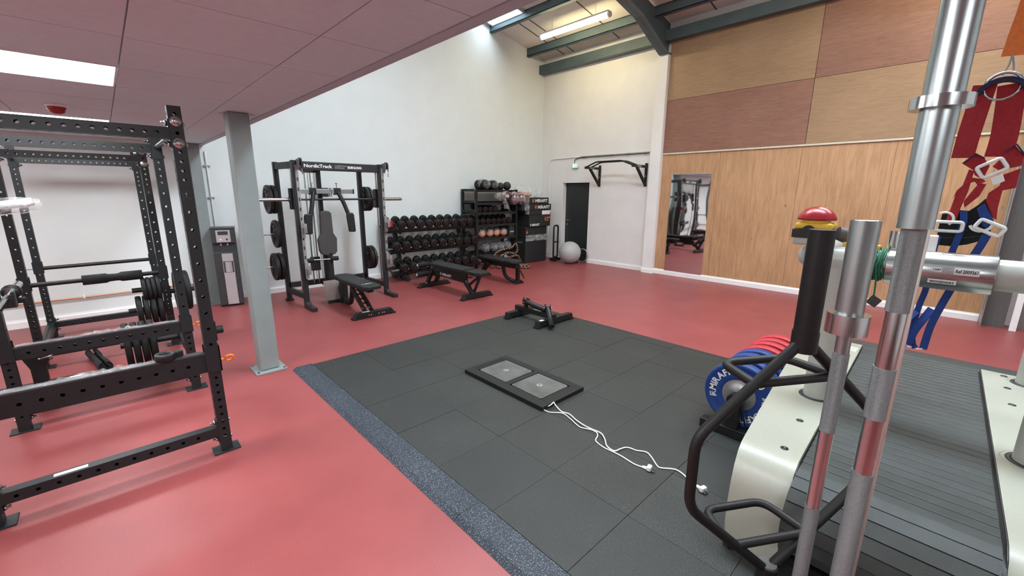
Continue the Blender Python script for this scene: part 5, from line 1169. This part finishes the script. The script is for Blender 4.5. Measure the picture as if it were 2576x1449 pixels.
def curved_label(y0, y1, a0, a1, material, nm, txt=None):
    m = MB(); r_ = .0893; N = 6; vs = []
    for i in range(N+1):
        a = a0+(a1-a0)*i/N
        for y in (y0, y1): vs.append((2.86-math.cos(a)*r_, y, 1.298+math.sin(a)*r_))
    m.add(vs, [[2*i, 2*i+1, 2*i+3, 2*i+2] for i in range(N)], True); o = m.build(nm, material, s_)
    if txt:
        m = MB(); am = (a0+a1)/2; nrm = V((-math.cos(am), 0, math.sin(am))); u_ = V((0, -1, 0)); v_ = V((math.sin(am), 0, math.cos(am)))
        h = abs(a1-a0)*r_*.55; text(m, txt, V((2.86, (y0+y1)/2, 1.298))+nrm*(r_+.0022), u_, v_, h, abs(y1-y0)*.88, center=True); m.build('lettering', DPRINT, s_)
PALE = mat('silver_label', (.66, .66, .64), .35, .3)
curved_label(.065, .035, .28, .05, PALE, 'number_label', '1587'); curved_label(-.005, -.085, .34, -.02, PALE, 'reference_label', 'Ref 2009361'); curved_label(.075, -.02, -.35, -.62, LABEL, 'maker_label', 'WOODWAY')
m = MB(); rnd = random.Random(2)
for k in range(7): y = .245+.009*k; m.tube([V((2.86, y+.004*math.sin(3*a+k)+rnd.uniform(-.003, .003), 1.30))+V((-math.cos(a), 0, math.sin(a)))*(.076+.004*(k % 3)) for a in [2*PI*i/22 for i in range(22)]], .0055, 6, closed=True)
m.tube(spline([(2.79, .262, 1.26), (2.785, .258, 1.20), (2.785, .255, 1.145)], 5), .004, 6); g_ = m.build('wrapped_cord', GREEN, t)
MB().obox((2.783, .252, 1.12), (.006, 0, 0), V((0, .02, .012)), V((0, -.012, .02))).build('cord_clip', DPRINT, g_)
MB().box(2.86, .39, 1.37, 2.90, .43, 1.40).build('yellow_clip', YEL, t); MB().box(2.84, .275, 1.35, 2.90, .305, 1.395).build('yellow_clip', YEL, t)
MB().cyl((2.93, .235, 1.36), (2.93, .235, 1.47), .02, seg=14).build('chrome_stub', CHROME, t); b = MB().box(2.93, .075, 1.375, 3.0, .15, 1.455).build('display_box', TRIM, t, bevel=.004); MB().box(2.928, .115, 1.38, 2.931, .14, 1.45).build('green_strip', GREEN, b)
# emergency stop
ex, ey = 2.865, .565
e_ = MB().box(ex-.075, ey-.085, 1.375, ex+.075, ey+.085, 1.42).build('stop_base', WENAM, t, bevel=.012)
MB().box(ex-.079, ey-.092, 1.415, ex+.079, ey+.092, 1.462).build('clamp_band', BLACK, e_, bevel=.003); MB().cyl((ex-.079, ey+.015, 1.455), (ex-.0835, ey+.015, 1.455), .03, seg=16).build('band_boss', BLACK, e_)
MB().box(ex-.073, ey-.086, 1.462, ex+.073, ey+.086, 1.498).build('stop_box', YEL, e_, bevel=.012); MB().cyl((ex, ey, 1.497), (ex, ey, 1.517), .066, seg=28).build('stop_collar', YEL, e_)
MB().lathe([(.088, .0), (.092, .004), (.090, .012), (.078, .036), (.058, .056), (.034, .068), (.012, .073), (.001, .0735)], (ex, ey, 1.512), (0, 0, 1), 36, cap=True).build('stop_button', REDP, e_)
MB().tube([(2.90, .47, 1.445), (2.93, .42, 1.425), (2.95, .385, 1.405)], [.035, .04, .028], 14).build('rubber_cap', mat('grey_brown_rubber', (.09, .08, .08), .6), e_)
# ================================================================ standing bars
def seg_bar(root, x, y, parts):
    for z0, z1, r_, mt, nm in parts: MB().cyl((x, y, z0), (x, y, z1), r_, seg=28).build(nm, mt, root)
t = thing('barbell', 'short polished steel barbell standing upright between the black trap bar and the tall bar', 'barbell', (1.10, .135, MZ), group='steel bars standing upright')
seg_bar(t, 1.10, .135, [(1.385, 1.600, .0250, SATIN, 'sleeve'), (1.365, 1.408, .0375, CHROME, 'collar'), (1.32, 1.37, .0135, SATIN, 'shaft'), (1.135, 1.32, .0150, KNURL, 'knurled_grip'), (.94, 1.135, .0140, CHROME, 'shaft'), (.62, .94, .0150, KNURL, 'knurled_grip'), (.24, .62, .0140, SATIN, 'shaft'), (.22, .26, .0375, CHROME, 'collar'), (MZ, .22, .025, SATIN, 'sleeve')])
MB().lathe([(.0245, 1.598), (.022, 1.601), (.001, 1.6005)], (1.10, .135, 0), (0, 0, 1), 28).build('end_cap', CHROME, t)
t = thing('barbell', 'tall polished steel barbell reaching out of the top of the photo', 'barbell', (.985, .056, MZ), group='steel bars standing upright')
seg_bar(t, .985, .056, [(1.795, 2.20, .0252, SATIN, 'sleeve'), (1.783, 1.801, .0385, CHROME, 'collar'), (1.595, 1.785, .0240, SATIN, 'sleeve_journal'), (1.45, 1.597, .0168, KNURL, 'knurled_grip'), (1.345, 1.45, .0150, CHROME, 'shaft'), (1.245, 1.345, .0168, KNURL, 'knurled_grip'), (1.13, 1.245, .0150, CHROME, 'shaft'), (.60, 1.13, .0168, KNURL, 'knurled_grip'), (.45, .60, .0150, SATIN, 'shaft'), (.42, .44, .0385, CHROME, 'collar'), (MZ, .45, .025, SATIN, 'sleeve')])
t = thing('barbell', 'thin pale steel bar standing close behind the tall polished barbell', 'barbell', (1.135, .049, MZ), group='steel bars standing upright')
seg_bar(t, 1.135, .055, [(MZ, 1.84, .0145, mat('pale_zinc_bar', (.66, .64, .58), .35, .9, var=.05), 'shaft')])
# trap bar
t = thing('trap_bar', 'matt black hexagonal trap bar standing on end in the right foreground', 'trap bar', (1.545, .286, MZ))
K = 1.33; O_ = V((1.162*K, .215*K, 0)); hu = V((.849, -.529, 0)); hn = V((.529, .849, 0))
def hp(s, z, n=0): return O_+hu*s*K+hn*n+V((0, 0, 1.65-(1.65-z)*K))
TB = mat('matt_black_steel', (.006, .006, .006), .5, var=.2, scale=30, spec=.35)
for sgn in (-1, 1):
    MB().tube(fillet([hp(sgn*.012, 1.305), hp(sgn*.262, 1.085), hp(sgn*.262, .895), hp(sgn*.012, .665)], .055, 6), .0170, 16).build('hexagon_frame', TB, t)
MB().cyl(hp(0, 1.296), hp(0, 1.573), .0345, seg=30).build('sleeve', TB, t, bevel=.002); MB().cyl(hp(0, 1.285), hp(0, 1.335), .037, seg=30).build('sleeve_collar', TB, t)
zb = hp(0, .678).z
MB().cyl(V((O_.x, O_.y, MZ)), hp(0, .672), .0345, seg=30).build('sleeve', TB, t); MB().cyl(hp(0, .670), hp(0, .678), .030, seg=28).build('sleeve_end_cap', mat('grey_end_cap', (.07, .066, .066), .6), t)
for z, zz in ((1.211, 1.211), (.755, .755)):
    sl, sr = -.122, .112
    MB().tube([hp(sl, z), hp(sr, z)], .0150, 14).build('low_handle', TB, t)
    MB().tube(fillet([hp(sl, z), hp(sl+.01, z, .17), hp(sr-.03, z, .17), hp(sr, z)], .05, 5), .0150, 14).build('raised_handle', TB, t)
# ================================================================ body weight harness
t = thing('body_weight_harness', 'red and blue webbing harness with white buckles hanging over the treadmill', 'harness', (3.3, -.03, 1.5))
hx = 3.3
def hb(pts, w, mt, nm, th=.006, par=None, side=(0, 1, 0), dx=0): return MB().ribbon(spline([(hx+dx+(p[2] if len(p) > 2 else 0), p[0], p[1]) for p in pts], 5), w, th, side).build(nm, mt, par or t)
hb([(-.045, 5.70), (-.045, 3.2), (-.05, 2.62), (-.035, 2.40), (-.028, 2.31)], .075, WEBO, 'suspension_strap')
for dy in (-.012, .004): MB().tube([(hx, -.028, 2.315), (hx, -.028+dy, 2.27), (hx, -.02+dy*2.2, 2.225)], .004, 6).build('wire_loop', GREYM, t)
MB().tube(arc((hx, -.02, 2.175), (0, 1, 0), (0, 0, 1), .062, 0, 2*PI, 28)[:-1], .007, 8, closed=True).build('ring', CHROME, t)
MB().ribbon(arc((hx-.01, -.022, 2.115), (0, 1, 0), (0, 0, 1), .088, .35, PI-.35, 10), .05, .02, (1, 0, 0)).build('shoulder_pad', WEBN, t)
hb([(.04, 2.19), (.05, 2.06), (.058, 1.94), (.062, 1.84)], .085, WEBR, 'shoulder_strap', side=(0, 1, .35)); hb([(-.05, 2.18), (-.06, 2.06), (-.066, 1.94), (-.062, 1.84)], .095, WEBR, 'shoulder_strap')
# folded chest pieces
def poly(pts, mt, nm, dx=0, th=.012, par=None):
    return MB().prism([(a, b) for a, b in pts], (hx+dx, 0, 0), (0, 1, 0), (0, 0, 1), (th, 0, 0)).build(nm, mt, par or t, bevel=.003)
YZ = lambda px, py: (.0465-(px-2400)*.00108, 1.822-(py-405)*.00202)
def Q(pts): return [YZ(a, b) for a, b in pts]
p_ = poly(Q([(2391, 411), (2428, 388), (2460, 400), (2482, 418), (2470, 452), (2440, 440), (2432, 428)]), WEBR, 'chest_fold', -.03); MB().ribbon([(hx-.035,)+YZ(2391, 411), (hx-.035,)+YZ(2428, 388), (hx-.035,)+YZ(2460, 400)], .02, .006, (1, 0, 0)).build('binding', WEBN, p_)
p_ = poly(Q([(2490, 420), (2545, 372), (2580, 398), (2580, 420), (2545, 425), (2515, 430)]), WEBR, 'chest_fold', -.03); MB().ribbon([(hx-.035,)+YZ(2517, 386), (hx-.035,)+YZ(2548, 370), (hx-.035,)+YZ(2580, 396)], .02, .006, (1, 0, 0)).build('binding', WEBN, p_)
poly(Q([(2436, 446), (2470, 450), (2482, 455), (2458, 466), (2446, 456), (2420, 462), (2398, 482), (2384, 500), (2392, 478), (2412, 462)]), WEBR, 'chest_strap', -.022)
poly(Q([(2417, 425), (2436, 430), (2432, 480), (2420, 520), (2413, 563), (2378, 563), (2386, 520), (2392, 490), (2408, 465)]), WEBR, 'front_strap', -.02)
poly(Q([(2460, 460), (2486, 462), (2472, 492), (2432, 522), (2424, 506)]), WEBR, 'side_strap', -.012)
poly(Q([(2530, 440), (2580, 425), (2580, 472), (2541, 478), (2540, 520), (2545, 550), (2530, 545), (2496, 503), (2499, 484), (2528, 466)]), WEBR, 'front_strap', -.02)
poly(Q([(2360, 535), (2400, 528), (2450, 530), (2475, 515), (2495, 498), (2520, 520), (2540, 560), (2535, 590), (2520, 604), (2470, 618), (2420, 625), (2362, 624), (2356, 580)]), mat('black_belt_fabric', (.010, .011, .011), .85, var=.15, bump=.1), 'waist_belt', .03, .03)
for a, b in ((575, 585), (598, 604)): MB().ribbon([(hx+.027,)+YZ(2365, b), (hx+.027,)+YZ(2440, b-2), (hx+.027,)+YZ(2528, a-6)], .003, .002, (0, 0, 1)).build('belt_stitching', DPRINT, t)
poly(Q([(2474, 524), (2495, 510), (2538, 552), (2520, 570), (2505, 566)]), WEBB, 'blue_fold', -.03)
hb([YZ(2432, 530), YZ(2440, 560), YZ(2434, 600), YZ(2424, 645), YZ(2418, 700)], .028, WEBB, 'thigh_strap', dx=-.01)
hb([YZ(2527, 590), YZ(2512, 625), YZ(2490, 665), YZ(2460, 720), YZ(2430, 790), YZ(2410, 850), YZ(2402, 918)], .034, WEBB, 'thigh_strap', dx=0)
hb([YZ(2362, 600), YZ(2358, 650), YZ(2362, 740), YZ(2350, 800), YZ(2345, 860), YZ(2356, 905), YZ(2372, 922)], .028, WEBB, 'thigh_strap', dx=.02)
hb([YZ(2345, 812), YZ(2318, 840), YZ(2302, 870), YZ(2312, 905), YZ(2335, 920)], .04, WEBB, 'leg_loop', dx=.0, side=(.5, .6, .4))
hb([YZ(2400, 800), YZ(2380, 830), YZ(2355, 870), YZ(2340, 915)], .04, WEBB, 'leg_loop', dx=.01, side=(.5, .6, .4))
def buckle(cx, cy, w_, h_, ang, nm='buckle'):
    c = V((hx-.04,)+YZ(cx, cy)); u_ = V((0, math.cos(ang), math.sin(ang))); v_ = V((0, -math.sin(ang), math.cos(ang)))
    MB().tube(fillet([c+u_*w_+v_*h_*.2, c+u_*w_+v_*h_, c-u_*w_+v_*h_, c-u_*w_-v_*h_, c+u_*w_-v_*h_, c+u_*w_+v_*h_*.2], .012, 3), .0085, 8).build(nm, TRIM, t)
buckle(2392, 571, .052, .024, 0); buckle(2530, 570, .05, .024, .45); buckle(2490, 424, .045, .030, -.55)
MB().obox(V((hx-.045,)+YZ(2517, 452)), V((.004, 0, 0)), V((0, .018, -.011)), V((0, .007, .018))).build('perforated_buckle', TRIM, t)
MB().tube(arc(V((hx-.035,)+YZ(2372, 552)), (0, 1, 0), (0, 0, 1), .035, PI*.3, PI*1.3, 10), .006, 6).build('d_ring', TRIM, t); MB().tube(arc(V((hx-.025,)+YZ(2500, 560)), (0, 1, 0), (0, 0, 1), .04, PI*.9, PI*1.9, 10), .008, 6).build('d_ring', TRIM, t)
for a in ((2345, 922), (2388, 922)): MB().tube([V((hx,)+YZ(a[0]-12, a[1]-1)), V((hx,)+YZ(a[0]+12, a[1]-5))], .006, 6).build('strap_tip', TRIM, t)
